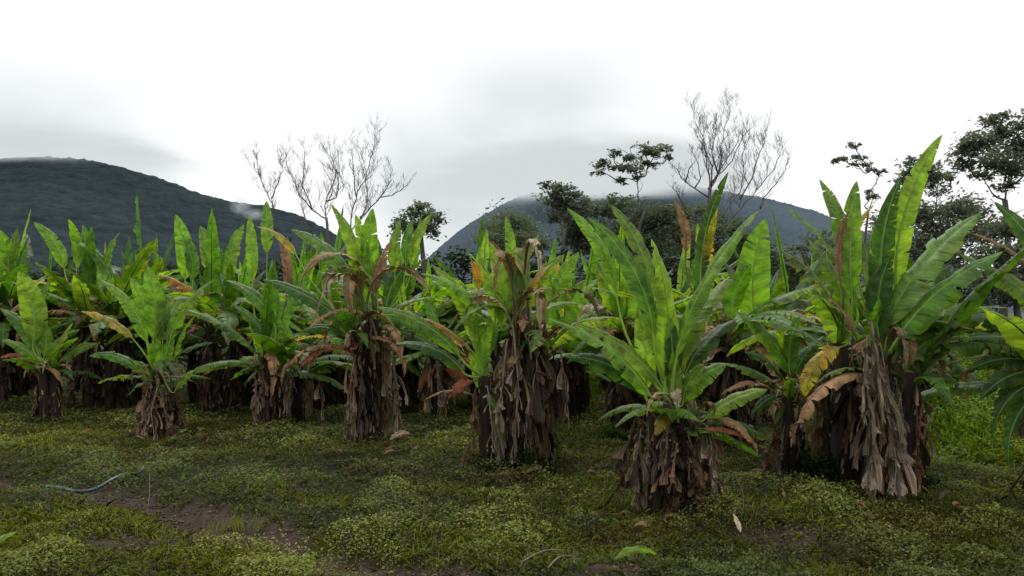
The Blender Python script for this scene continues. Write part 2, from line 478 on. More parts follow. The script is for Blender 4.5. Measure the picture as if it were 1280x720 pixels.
def plant(seed, bx, by, crowns, leaves, label, fill=8, Ls=1.2, nsk=34, spread=1.0, mix=(.6, 3, 5, 2), rstem=.09, lib=None, drop=None, group='banana plants in the plantation', dtop=None):
    rnd = random.Random(seed)
    Y = CAMZ*F/(by-HOR)
    X = (bx-640)/F*Y
    base = Vector((X, Y, ground_at(X, Y)))
    root = thing('banana_plant', label, 'banana plant', base, group)
    cw = []
    for i, c in enumerate(crowns):
        p = P(c[0], c[1], Y); p.y += (c[2] if len(c) > 2 else 0)
        cw.append(p)
    tops = [c-base for c in cw]
    stems(root, rnd, tops, rstem)
    authored(root, base, Y, cw, leaves, rnd)
    for i in range(int(fill*1.7)):
        tp = tops[i % len(tops)]
        t = rnd.choices(['erect', 'mid', 'arch', 'old'], mix)[0]
        a = i*2.4+rnd.uniform(-.5, .5)
        s = Ls*rnd.uniform(.75, 1.1)
        put(rnd.choice(LIB[t]), 'leaf', root, tp+Vector((0, 0, rnd.uniform(-.35, .0))), a, s*(1.2 if i < fill else .85), rnd.uniform(-.1, .1), rnd.uniform(-.1, .1))
    sk = [Vector(((c[0]), c[1], c[2])) for c in tops]
    if dtop:
        sk = []
        for (dx, dy, dd) in dtop:
            p = P(dx, dy, Y); p.y += dd; sk.append(p-base)
    skirt(root, base, sk, rnd, nsk, spread, lib or DRY, drop)
    for i in range(9 if lib is None else 5):
        tp = rnd.choice(sk)
        put(rnd.choice(LIB['limp']), 'dry_leaf', root, tp+Vector((0, 0, rnd.uniform(-.15, .05))), rnd.uniform(0, 6.283), tp.z*rnd.uniform(.6, .95), rnd.uniform(-.1, .1), rnd.uniform(-.1, .1))
    for i in range(3):
        tp = rnd.choice(tops)
        put(rnd.choice(LIB['old']), 'leaf', root, tp+Vector((0, 0, rnd.uniform(-.2, .05))), rnd.uniform(0, 6.283), Ls*rnd.uniform(.7, 1.0))
    return root

# --- A: the nearest plant, right of centre
plant(11, 842, 638, [(840, 505), (870, 520, .15), (818, 515, .1)], [
    (824, 470, 814, 298, 30, 'lime', dict(r=.12, d=-.05, f=1.2, fold=.2, br=.02, tw=.2)),
    (848, 415, 950, 262, 34, 'bright', dict(r=.3, d=-.25, f=.3, fold=.5, a=.10)),
    (805, 377, 735, 272, 26, 'mid', dict(r=.2, d=.1, f=.8)),
    (808, 345, 763, 256, 27, 'mid', dict(r=.5, d=.3)),
    (756, 345, 709, 260, 20, 'bright', dict(r=.1, d=.35)),
    (814, 488, 683, 398, 29, 'bright', dict(r=.55, d=-.3, a=.14)),
    (818, 468, 716, 404, 26, 'bright', dict(r=.5, d=-.05, a=.12)),
    (797, 482, 707, 447, 26, 'dark', dict(r=.4, d=-.1, a=.2)),
    (888, 527, 960, 487, 24, 'lime', dict(r=.15, d=-.3, a=.12, f=.7)),
    (855, 505, 908, 456, 28, 'bright', dict(r=.2, d=.1)),
    (852, 440, 912, 345, 44, 'pale', dict(r=.5, d=.15, f=.5, br=.3)),
    (866, 450, 922, 398, 30, 'dark', dict(r=.4, d=.3)),
    (838, 480, 831, 382, 20, 'dark', dict(r=.1, d=.1)),
    (845, 480, 878, 372, 22, 'dark', dict(r=.3, d=.2)),
    (800, 470, 797, 385, 22, 'lime', dict(r=.1, d=.3)),
    (884, 547, 944, 551, 10, 'red', dict(r=.9, d=-.2, a=.12)),
    (846, 500, 840, 440, 18, 'bright', dict(r=.1, d=-.3)),
    (862, 505, 880, 455, 20, 'mid', dict(r=.2, d=-.2)),
    (850, 518, 820, 545, 16, 'yellow', dict(r=.4, d=-.5, a=.2)),
], 'bright green banana plant nearest the camera, alone in front on a tan dead-leaf skirt',
    fill=6, Ls=.85, nsk=66, spread=1.0, mix=(0, 1, 5, .5), dtop=[(830, 505, 0), (850, 505, -.1), (872, 520, .1), (812, 525, .1), (842, 515, -.2)])

# --- B: the tall clump at right
plant(12, 1095, 622, [(1105, 440), (1062, 430, .3), (1135, 465, -.1), (1085, 440, .5)], [
    (1130, 325, 1178, 168, 26, 'lime', dict(r=.15, d=0, f=1.2, br=.03, fold=.25)),
    (1108, 362, 1127, 219, 26, 'dark', dict(r=.7, d=-.1, f=.8)),
    (1067, 338, 1071, 226, 24, 'bright', dict(r=.15, d=.1, f=1.2, br=.02)),
    (1052, 312, 1024, 224, 21, 'pale', dict(r=.4, d=.2)),
    (1078, 358, 982, 257, 21, 'pale', dict(r=.9, d=.2, a=.12, br=.3)),
    (1108, 392, 1226, 266, 44, 'pale', dict(r=.35, d=-.2, f=.5, a=.1)),
    (1122, 430, 1254, 314, 46, 'mid', dict(r=.5, d=-.4, f=.6, a=.10)),
    (1130, 455, 1212, 413, 28, 'pale', dict(r=.8, d=-.5, a=.16, br=.3)),
    (1038, 378, 974, 312, 38, 'dark', dict(r=1.0, d=.1, br=.4)),
    (1100, 430, 1112, 322, 32, 'dark', dict(r=.4, d=-.2)),
    (1085, 415, 1078, 300, 30, 'dark', dict(r=.5, d=.3)),
    (1115, 440, 1168, 352, 34, 'bright', dict(r=.3, d=-.1)),
    (1110, 440, 1190, 330, 36, 'dark', dict(r=.4, d=.3)),
    (1060, 400, 1010, 300, 28, 'mid', dict(r=.6, d=.5)),
    (1043, 436, 1006, 496, 24, 'yellow', dict(r=.6, d=-.3, a=.25)),
    (1150, 470, 1205, 490, 20, 'dark', dict(r=.8, d=.1, a=.2)),
    (1140, 430, 1215, 380, 30, 'mid', dict(r=.7, d=.5)),
    (1090, 445, 1098, 372, 26, 'mid', dict(r=.3, d=-.4)),
    (1070, 420, 1030, 370, 20, 'brown', dict(r=1, d=-.2)),
    (1048, 330, 1062, 262, 10, 'brown', dict(r=1, d=0)),
    (1060, 300, 1093, 255, 9, 'yellow', dict(r=.7, d=.5)),
], 'tallest banana clump, on the right, one bright leaf rising far above its brown skirts',
    fill=8, Ls=1.3, nsk=66, spread=.25, mix=(.5, 3, 6, 3), rstem=.12,
    dtop=[(1070, 395, -.15), (1074, 405, -.2), (1100, 450, -.3), (1095, 440, -.2), (1140, 468, -.15), (1146, 474, .05), (1058, 430, .4), (1115, 470, .35)])

# --- K: small one left of B
plant(13, 990, 604, [(985, 480), (1000, 490, .2)], [
    (988, 468, 921, 390, 26, 'mid', dict(r=.3, d=-.2, a=.14)),
    (975, 470, 930, 440, 18, 'dark', dict(r=.4)),
    (990, 465, 1000, 395, 20, 'mid', dict(r=.3)),
    (1000, 470, 1030, 420, 20, 'dark', dict(r=.3)),
    (985, 460, 968, 400, 18, 'bright', dict(r=.2)),
    (985, 500, 940, 520, 14, 'dark', dict(r=.6, a=.2)),
    (1000, 490, 1035, 500, 16, 'brown', dict(r=1, a=.2)),
], 'small dark banana plant close against the left side of the tallest right-hand clump',
    fill=6, Ls=.8, nsk=26, spread=.6, dtop=[(990, 505, -.1), (980, 515, 0), (1003, 510, .1)])

# --- C: centre plant with the long dead curtain
plant(14, 652, 588, [(605, 470), (650, 400, .1), (680, 430, .2)], [
    (611, 414, 611, 302, 20, 'lime', dict(r=.05, d=0, f=1.2, br=.02)),
    (598, 410, 599, 330, 15, 'lime', dict(r=.1, d=.2)),
    (578, 396, 526, 342, 19, 'bright', dict(r=.2, d=-.1)),
    (588, 411, 539, 330, 18, 'bright', dict(r=.3, d=.1)),
    (633, 326, 632, 270, 12, 'bright', dict(r=.1, d=.2, f=1.2)),
    (556, 432, 470, 384, 23, 'bright', dict(r=.4, d=-.2, a=.14)),
    (560, 460, 493, 430, 22, 'dark', dict(r=.4, d=-.3, a=.2)),
    (584, 423, 499, 392, 12, 'orange', dict(r=.9, d=-.1, a=.14)),
    (603, 478, 616, 402, 14, 'bright', dict(r=.1, d=-.2)),
    (662, 390, 706, 318, 20, 'bright', dict(r=.5, d=.3, c=1)), (655, 375, 662, 300, 15, 'mid', dict(r=.4, d=.2, c=1)), (640, 385, 600, 345, 18, 'mid', dict(r=.5, d=.3, c=1)), (672, 400, 722, 380, 18, 'bright', dict(r=.6, d=.3, c=1, a=.2)),
    (644, 342, 674, 294, 15, 'mid', dict(r=.6, d=.2, br=.5)),
    (577, 310, 598, 364, 12, 'orange', dict(r=.9, d=.1)),
    (600, 440, 572, 360, 22, 'mid', dict(r=.3, d=.3)),
    (610, 440, 640, 360, 20, 'mid', dict(r=.3, d=.4)),
    (640, 380, 612, 300, 14, 'brown', dict(r=1, d=.2)),
    (655, 380, 690, 330, 14, 'yellow', dict(r=.9, d=.3)),
    (596, 500, 586, 440, 14, 'bright', dict(r=.1, d=-.1)),
    (600, 510, 627, 560, 10, 'mid', dict(r=.2, d=-.3, a=.3)),
    (585, 480, 560, 500, 12, 'red', dict(r=1, d=-.2, a=.2)),
], 'centre banana plant with a long grey dead-leaf curtain right of its bright shoots',
    fill=7, Ls=.95, nsk=58, spread=.15, mix=(.4, 2, 5, 1.5),
    dtop=[(645, 372, -.1), (655, 368, 0), (640, 395, -.2), (672, 400, -.1), (690, 435, .1), (604, 470, -.1), (660, 378, -.2)], drop=1.0)

# --- D: upright spears, left of centre
plant(15, 468, 552, [(445, 415), (470, 400, .1)], [
    (436, 348, 414, 255, 20, 'bright', dict(r=.05, d=0, f=1.2, br=.02)),
    (446, 322, 444, 268, 13, 'lime', dict(r=.05, d=.1, f=1.2)),
    (466, 325, 466, 260, 19, 'bright', dict(r=.05, d=0, f=1.2, br=.02)),
    (453, 370, 456, 296, 18, 'bright', dict(r=.1, d=-.1)),
    (440, 422, 440, 348, 20, 'dark', dict(r=.2, d=-.2)),
    (432, 342, 363, 287, 22, 'pale', dict(r=.5, d=.1)),
    (431, 412, 328, 350, 25, 'dark', dict(r=.5, d=-.2, a=.12)),
    (500, 325, 500, 275, 14, 'mid', dict(r=.1, d=.2)),
    (524, 318, 540, 267, 15, 'bright', dict(r=.2, d=.2)),
    (514, 315, 516, 274, 12, 'mid', dict(r=.1, d=.3)),
    (470, 390, 560, 437, 25, 'mid', dict(r=.4, d=-.3, a=.2)),
    (495, 422, 560, 458, 18, 'dark', dict(r=.4, d=.1, a=.2)),
    (360, 306, 319, 283, 10, 'yellow', dict(r=.3, d=.2)),
    (426, 426, 374, 416, 13, 'mid', dict(r=.3, d=-.3, a=.25)),
    (431, 448, 374, 460, 12, 'red', dict(r=1, d=-.2, a=.25)),
    (445, 440, 475, 440, 14, 'mid', dict(r=.3, d=-.4, a=.3)),
    (448, 540, 437, 500, 11, 'bright', dict(r=.1, d=-.3)),
    (452, 540, 460, 495, 11, 'bright', dict(r=.1, d=-.3)),
    (490, 380, 520, 320, 18, 'dark', dict(r=.5, d=.3)),
    (470, 350, 490, 300, 16, 'brown', dict(r=1, d=.1)),
], 'banana plant with a fan of narrow upright spear leaves, standing before the left bare tree',
    fill=9, Ls=1.15, nsk=40, spread=.0, mix=(.8, 3, 5, 2),
    dtop=[(458, 385, -.1), (468, 380, 0), (482, 410, .1), (452, 440, -.1)])

# --- E
plant(16, 352, 536, [(330, 450), (370, 455, .2)], [
    (328, 448, 311, 398, 15, 'bright', dict(r=.1, d=-.2)),
    (362, 443, 347, 400, 15, 'bright', dict(r=.1, d=-.2)),
    (312, 330, 312, 268, 13, 'bright', dict(r=.05, d=.4, f=1.2)),
    (334, 300, 333, 251, 14, 'bright', dict(r=.05, d=.4, f=1.2)),
    (350, 380, 282, 350, 18, 'mid', dict(r=.4)),
    (340, 430, 290, 380, 18, 'mid', dict(r=.4)),
    (355, 430, 385, 350, 18, 'mid', dict(r=.4, d=.2)),
    (345, 400, 342, 330, 18, 'mid', dict(r=.3, d=.3)),
    (320, 455, 300, 452, 12, 'lime', dict(r=.3, d=-.3, a=.3)),
    (300, 460, 258, 466, 9, 'orange', dict(r=.6, d=-.1, a=.2)),
    (365, 345, 350, 295, 14, 'brown', dict(r=1, d=.2)),
], 'broad shady banana clump with a low wide skirt, left of the upright spear-leaved plant',
    fill=14, Ls=1.2, nsk=52, spread=.5, mix=(.5, 4, 6, 1.5),
    dtop=[(325, 455, 0), (345, 455, .1), (370, 455, .1), (385, 460, .2)])

# --- F: small plant on the left
plant(17, 197, 543, [(200, 460), (190, 465, .1)], [
    (186, 402, 182, 330, 22, 'bright', dict(r=.05, d=0, f=1.2, br=.02)),
    (172, 407, 124, 349, 18, 'bright', dict(r=.2, d=-.2)),
    (176, 388, 162, 347, 14, 'bright', dict(r=.1, d=.2)),
    (220, 407, 269, 349, 20, 'bright', dict(r=.1, d=-.2)),
    (230, 437, 250, 389, 18, 'lime', dict(r=.1, d=-.3)),
    (205, 405, 200, 360, 16, 'mid', dict(r=.2, d=.2)),
    (212, 405, 228, 372, 14, 'pale', dict(r=.2, d=.2)),
    (156, 406, 101, 389, 14, 'yellow', dict(r=.5, d=-.1, a=.12)),
    (163, 463, 111, 445, 14, 'mid', dict(r=.3, d=-.2, a=.2)),
    (184, 482, 167, 451, 15, 'bright', dict(r=.1, d=-.3)),
    (227, 498, 242, 464, 18, 'lime', dict(r=.1, d=-.3)),
    (200, 470, 186, 430, 18, 'bright', dict(r=.1, d=-.3)),
    (205, 460, 218, 420, 18, 'mid', dict(r=.2, d=-.2)),
    (190, 430, 205, 400, 16, 'dark', dict(r=.2, d=-.1)),
], 'small bright banana plant front left, on a short round skirt of dead leaves',
    fill=5, Ls=.8, nsk=40, spread=.8, mix=(0, 3, 5, .5), dtop=[(190, 478, 0), (200, 475, -.1), (212, 478, .1)])

# --- G: leftmost small plant
plant(18, 57, 521, [(55, 455), (65, 460, .1)], [
    (32, 412, 23, 339, 24, 'lime', dict(r=.02, d=-.1, f=1.3, wk=1.3, br=.02)),
    (38, 406, 64, 350, 15, 'mid', dict(r=.2, d=.1)),
    (76, 440, 91, 404, 16, 'lime', dict(r=.1, d=-.2)),
    (45, 440, 0, 385, 18, 'mid', dict(r=.3)),
    (60, 440, 100, 412, 14, 'bright', dict(r=.2)),
    (80, 448, 122, 430, 15, 'mid', dict(r=.3, a=.15)),
    (40, 450, 2, 425, 14, 'bright', dict(r=.3, a=.15)),
    (55, 440, 52, 400, 14, 'bright', dict(r=.2)),
    (45, 455, 0, 447, 12, 'red', dict(r=.8, a=.2)),
], 'small banana plant nearest the left edge, with one oval bright leaf held upright',
    fill=5, Ls=.8, nsk=28, spread=.55, mix=(0, 3, 5, .5), dtop=[(52, 470, 0), (62, 468, .1)])

# --- plants tucked between those of the front row
plant(21, 905, 560, [(905, 420), (930, 430, .2)], [
    (957, 395, 957, 274, 36, 'bright', dict(r=.1, d=0, f=1.2, br=.02)),
    (862, 370, 911, 214, 17, 'dark', dict(r=.3, d=-.1, fold=.4)),
    (868, 365, 897, 260, 14, 'yellow', dict(r=1, d=-.2)),
    (925, 400, 982, 464, 26, 'mid', dict(r=.4, d=-.3, a=.2)),
    (920, 390, 940, 330, 24, 'mid', dict(r=.3)),
    (880, 390, 850, 330, 22, 'mid', dict(r=.3, d=.2)),
    (850, 300, 842, 250, 12, 'brown', dict(r=1, d=.1)),
    (872, 300, 903, 232, 9, 'brown', dict(r=1, d=-.1)),
], 'tall banana plant behind the nearest one, dark and orange tattered leaves leaning right',
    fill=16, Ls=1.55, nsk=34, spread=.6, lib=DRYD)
plant(22, 772, 545, [(775, 420), (790, 430, .2)], [
    (770, 400, 740, 330, 22, 'mid', dict(r=.3)),
    (790, 400, 800, 330, 24, 'bright', dict(r=.2, d=.2)),
    (775, 395, 760, 320, 20, 'mid', dict(r=.3)),
], 'shaded banana plant behind the nearest one, dark skirt right of the bright grass gap',
    fill=15, Ls=1.45, nsk=30, spread=.55, lib=DRYD)
plant(23, 716, 528, [(705, 425), (720, 430, .2)], [
    (684, 390, 724, 315, 24, 'bright', dict(r=.4, d=-.1)),
    (718, 393, 732, 350, 20, 'mid', dict(r=.3)),
    (705, 420, 748, 348, 24, 'bright', dict(r=.4, d=-.4)), (700, 430, 668, 350, 24, 'bright', dict(r=.4, d=-.3)), (710, 440, 755, 425, 20, 'mid', dict(r=.5, d=-.3, a=.2)),
    (670, 380, 640, 335, 18, 'mid', dict(r=.5)),
    (705, 380, 690, 320, 14, 'yellow', dict(r=.9)),
], 'banana plant behind the long grey dead-leaf curtain, left of the bright grass gap',
    fill=13, Ls=1.3, nsk=34, spread=.5, lib=DRYD)
plant(24, 547, 524, [(545, 440)], [
    (550, 430, 530, 370, 18, 'mid', dict(r=.3)),
    (560, 470, 585, 480, 14, 'red', dict(r=1, a=.2, d=-.3)),
    (545, 470, 525, 490, 12, 'red', dict(r=1, a=.2, d=-.3)),
], 'half-hidden banana plant with reddish withered leaves low down, left of the centre plant',
    fill=13, Ls=1.3, nsk=26, spread=.6)
plant(25, 280, 512, [(262, 415), (290, 410, .2)], [
    (222, 330, 219, 268, 18, 'bright', dict(r=.02, d=.1, f=1.2)),
    (236, 335, 228, 290, 14, 'mid', dict(r=.1, d=.1)),
    (262, 330, 250, 282, 18, 'pale', dict(r=.4, d=.2)),
    (285, 335, 305, 280, 18, 'mid', dict(r=.3, d=.2)),
    (250, 360, 196, 342, 12, 'orange', dict(r=.8, d=-.1, a=.12)),
    (225, 370, 206, 355, 9, 'brown', dict(r=1)),
], 'tall banana plant behind and between the small left plant and the broad shady clump',
    fill=16, Ls=1.75, nsk=26, spread=.6, lib=DRYD)
plant(26, 120, 508, [(110, 395), (135, 400, .2)], [
    (92, 320, 86, 274, 15, 'bright', dict(r=.02, f=1.2)),
    (108, 325, 103, 281, 14, 'mid', dict(r=.1)),
    (72, 320, 42, 278, 15, 'bright', dict(r=.1)),
    (140, 330, 92, 300, 16, 'mid', dict(r=.3)),
    (135, 330, 150, 290, 14, 'mid', dict(r=.2)),
    (125, 350, 120, 310, 16, 'pale', dict(r=.3)),
], 'tall banana plant in the second row on the left, between the two small front plants',
    fill=17, Ls=1.75, nsk=24, spread=.6, lib=DRYD)
plant(27, 12, 500, [(10, 390)], [
    (30, 335, 22, 285, 16, 'dark', dict(r=.3)), (10, 330, -5, 285, 16, 'bright', dict(r=.3)),
    (0, 420, 30, 440, 14, 'red', dict(r=.8, a=.2))],
    'banana plant cut by the left edge, behind the small plant with the oval leaf',
    fill=16, Ls=1.75, nsk=22, spread=.6, lib=DRYD)

for k_, (bx_, by_, cr_, lab_) in enumerate([
    (405, 518, [(400, 420), (425, 430, .2)], 'shadowy banana plant squeezed between the broad shady clump and the spear-leaved plant'),
    (160, 505, [(155, 405)], 'shadowy banana plant directly behind the small bright left plant'),
    (335, 506, [(330, 400), (300, 410, .2)], 'tall banana plant right behind the broad shady clump'),
    (505, 512, [(508, 410)], 'shadowy banana plant just right of the spear-leaved plant, behind its skirt'),
    (610, 512, [(612, 400)], 'banana plant hidden directly behind the bright shoots of the centre plant'),
    (60, 498, [(62, 400)], 'banana plant behind the small plant with the oval leaf, taller than it'),
    (975, 530, [(968, 420)], 'shadowy banana plant just left of the small dark plant beside the tallest clump')]):
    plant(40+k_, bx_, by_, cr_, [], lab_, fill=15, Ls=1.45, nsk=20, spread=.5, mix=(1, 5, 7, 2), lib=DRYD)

# --- Z: far right plant, mostly out of frame
plant(28, 1345, 640, [(1330, 470), (1345, 450, .2)], [
    (1300, 345, 1242, 252, 26, 'dark', dict(r=.3, d=.1)),
    (1310, 430, 1190, 392, 30, 'dark', dict(r=.8, d=.3, a=.14)),
    (1310, 400, 1200, 318, 34, 'mid', dict(r=.5, d=.5, a=.12)),
    (1310, 440, 1200, 425, 26, 'dark', dict(r=1, d=-.2, a=.18)),
    (1310, 460, 1212, 462, 26, 'dark', dict(r=1, d=.1, a=.2)),
    (1310, 470, 1225, 500, 24, 'dark', dict(r=1, d=-.3, a=.25)),
    (1315, 480, 1240, 545, 22, 'dark', dict(r=1, d=-.2, a=.3)),
    (1315, 420, 1255, 340, 26, 'mid', dict(r=.5, d=0)),
    (1320, 480, 1262, 590, 20, 'dark', dict(r=1, d=-.1, a=.3)),
    (1305, 350, 1205, 290, 16, 'brown', dict(r=1, d=.5, a=.2)),
], 'dark tattered banana plant entering from the right edge, leaves drooping over the bright grass',
    fill=12, Ls=1.25, nsk=30, spread=.7, mix=(1, 2, 5, 2))

# --- back rows (each its own plant)
BACK = [  # X, Y, top scale, label
    (-13.4, 18.5), (-11.2, 18.0), (-9.0, 18.8), (-6.6, 18.2), (-4.5, 18.0), (-2.1, 17.0), (-.3, 18.2), (1.2, 17.6), (3.6, 17.8), (5.8, 17.4), (7.6, 16.6), (9.3, 17.4),
    (-15.4, 22.4), (-13.0, 22), (-10.6, 22.6), (-8.2, 22), (-5.9, 22.5), (-3.3, 22), (-1.1, 22.4), (1.3, 22), (4.3, 22.4), (6.8, 22), (9.2, 22.5),
    (-17.2, 26.5), (-14.6, 27), (-12.0, 26.6), (-9.3, 27), (-6.6, 26.5), (-3.9, 27), (-1.2, 26.6), (1.4, 27), (5.0, 26.5), (7.8, 27), (10.6, 26.6), (-2.6, 19.6), (.6, 19.8), (2.6, 19.4), (4.9, 19.6), (6.6, 19.0), (-5.6, 20)]
LAB = {
    0: 'banana plant of the back rows cut by the left picture edge, behind the red-tipped leaf',
    1: 'back-row banana plant rising behind the small plant with the oval upright leaf',
    2: 'back-row banana plant directly above and behind the yellow-edged leaf of the small left plant',
    3: 'back-row banana plant behind the gap right of the small bright left plant',
    4: 'back-row banana plant peeping over the broad shady clump, left of the spear-leaved one',
    5: 'back-row banana plant just right of the spear-leaved plant, in front of the round dark tree',
    6: 'back-row banana plant directly behind the bright shoots of the centre plant',
    7: 'back-row banana plant behind the top of the long grey dead-leaf curtain',
    8: 'back-row banana plant seen through the left leaves of the nearest plant',
    9: 'back-row banana plant seen past the right leaves of the nearest plant',
    10: 'back-row banana plant filling the shade left of the tallest right-hand clump',
    34: 'back-row banana plant filling the gap between the spear-leaved plant and the centre plant',
    35: 'back-row banana plant just right of the centre plant, against the pale green rounded tree',
    36: 'back-row banana plant left of and behind the nearest plant, before the wide tree mass',
    37: 'back-row banana plant directly behind the crown of the nearest plant',
    38: 'back-row banana plant between the nearest plant and the tallest clump',
    39: 'back-row banana plant behind the left flank of the spear-leaved plant',
    11: 'back-row banana plant wholly behind the tallest right-hand clump'}
for i, (x, y) in enumerate(BACK):
    rnd = random.Random(900+i)
    x += rnd.uniform(-.3, .3); y += rnd.uniform(-.4, .4)
    base = Vector((x, y, ground_at(x, y)))
    right = x > .5
    lean_ = (rnd.gauss(0, .05), rnd.gauss(0, .05))
    h = rnd.uniform(1.45, 2.0)*(1.0 if x < -3 else 1.12 if not right else .98)
    lab = LAB.get(i, 'distant banana plant in the deep rows, only leaf tips showing above the others')
    root = thing('banana_plant', lab, 'banana plant', base, 'banana plants in the back rows')
    tops = [Vector((rnd.uniform(-.15, .15), 0, h)), Vector((rnd.uniform(-.5, .5), rnd.uniform(-.3, .3), h*.85))]
    stems(root, rnd, tops, .1)
    fill_leaves(root, rnd, tops[0], 17 if i < 23 else 11, rnd.uniform(1.7, 2.15), (2, 5, 7, 3))
    fill_leaves(root, rnd, tops[1], 13 if i < 23 else 5, rnd.uniform(1.2, 1.6), (1, 4, 7, 3))
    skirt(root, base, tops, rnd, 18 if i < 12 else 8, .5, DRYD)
    if i < 12:
        for q in range(11):
            put(rnd.choice(LIB[rnd.choice(['mid', 'mid', 'erect', 'arch'])]), 'leaf', root, (rnd.gauss(0, .4), rnd.gauss(-.15, .25), rnd.uniform(.4, 1.2)), rnd.uniform(0, 6.28), rnd.uniform(.7, 1.25))
        for q in range(3):
            put(rnd.choice(LIB['old']), 'leaf', root, tops[q % 2]+Vector((0, 0, -.2)), rnd.uniform(0, 6.28), rnd.uniform(1.0, 1.4))
    root.rotation_euler = (lean_[0], lean_[1], 0)
#SETTING

# ------------------------------------------------------------------ background trees
def wiggle(a, b, rnd, n=7, amp=.06, bow=None):
    d = b-a; L = d.length
    bow = bow or Vector((0, 0, 0)); pts = []
    o1 = Vector((rnd.gauss(0, 1), rnd.gauss(0, 1), rnd.gauss(0, 1)))*amp*L
    o2 = Vector((rnd.gauss(0, 1), rnd.gauss(0, 1), rnd.gauss(0, 1)))*amp*.6*L
    for i in range(n+1):
        q = i/n
        pts.append(a+d*q+(o1+bow*L)*math.sin(q*math.pi)+o2*math.sin(q*2*math.pi))
    return pts

def foliage(rnd_seed, clusters, per, size, cdark, clight, flat=.7, sub_n=9, tight=.32):
    rs = np.random.RandomState(rnd_seed)
    Vs = []; Cs = []
    for (c, r) in clusters:
        ns = max(3, int(sub_n))
        sc = rs.normal(size=(ns, 3)); sc /= np.linalg.norm(sc, axis=1)[:, None]
        sc *= (rs.rand(ns, 1)**.45)*r; sc[:, 2] *= flat
        n = int(per*r*r)
        k = rs.randint(0, ns, n)
        pos = sc[k]+rs.normal(size=(n, 3))*r*tight*np.array([1, 1, .55])*(.5+rs.rand(ns, 1)[k])
        tone = (rs.rand(ns)*.7+.3)[k]
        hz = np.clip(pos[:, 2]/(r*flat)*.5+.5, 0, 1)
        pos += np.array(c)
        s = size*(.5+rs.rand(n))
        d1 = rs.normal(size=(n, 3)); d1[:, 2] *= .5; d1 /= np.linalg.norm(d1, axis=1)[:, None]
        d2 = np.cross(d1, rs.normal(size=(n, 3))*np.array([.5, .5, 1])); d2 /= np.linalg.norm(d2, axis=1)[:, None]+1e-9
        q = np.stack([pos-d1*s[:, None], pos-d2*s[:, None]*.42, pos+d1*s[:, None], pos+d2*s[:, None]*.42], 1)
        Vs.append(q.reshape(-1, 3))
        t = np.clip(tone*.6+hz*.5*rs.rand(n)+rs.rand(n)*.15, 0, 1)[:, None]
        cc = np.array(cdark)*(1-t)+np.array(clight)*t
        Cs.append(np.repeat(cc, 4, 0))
    V = np.concatenate(Vs); C = np.concatenate(Cs)
    return V, np.arange(len(V)).reshape(-1, 4), C

def leafy_tree(seed, bx, Y, fork, cl, label, name='broadleaf_tree', per=260, size=.17, cd=(.060, .074, .066), cl_=(.15, .175, .13),  # default crown colours greyed and lightened: distance haze put into them
               tr=.16, flat=.65, sub_n=9, group=None, tight=.32, dspread=1.0, gap_y=None):
    rnd = random.Random(seed)
    X = (bx-640)/F*Y
    base = Vector((X, Y, 0)); root = thing(name, label, 'tree', base, group)
    fk = P(fork[0], fork[1], Y)
    V = []; Fc = []
    tp = wiggle(Vector((X, Y, -.3)), fk, rnd, 8, .03)
    tube(V, Fc, tp, [tr*(1.25-.55*i/8) for i in range(9)], 8)
    mesh_obj('trunk', sub(V, base), Fc, M_bark, root)
    V = []; Fc = []; cs = []; nodes = []
    for (cx, cy, r) in sorted(cl, key=lambda q: math.hypot(q[0]-fork[0], q[1]-fork[1])):
        rr = r/F*Y
        c = P(cx, cy, Y)
        c.y += rnd.uniform(-1, 1)*dspread*rr*1.6
        k = c.y/Y; c = Vector((c.x*k, c.y, CAMZ+(c.z-CAMZ)*k))
        cs.append((c, rr))
        cand = [(fk, 0.0)]+nodes if c.z > fk.z-.3 else [(tp[5], 0.0), (tp[6], 0.0)]
        st, ds = min(cand, key=lambda n: (c-n[0]).length+.45*n[1])
        L = (c-st).length; nodes.append((c, ds+L))
        pts = wiggle(st, c, rnd, 7, .07, Vector((0, 0, -.12)))
        r0 = min(tr*.55, .022+.02*L)
        tube(V, Fc, pts, [max(.012, r0*(1-.8*i/7)) for i in range(8)], 5)
        for j in range(7):
            a = pts[rnd.choice([4, 5, 6, 7])]
            e = c+Vector((rnd.gauss(0, .5), rnd.gauss(0, .5), rnd.gauss(.1, .35)))*rr
            tube(V, Fc, wiggle(a, e, rnd, 4, .1), [.02, .017, .014, .011, .008], 4)
    mesh_obj('branches', sub(V, base), Fc, M_bark, root)
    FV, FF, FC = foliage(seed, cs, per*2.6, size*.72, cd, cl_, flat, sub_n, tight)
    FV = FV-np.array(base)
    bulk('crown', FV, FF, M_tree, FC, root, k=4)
    return root

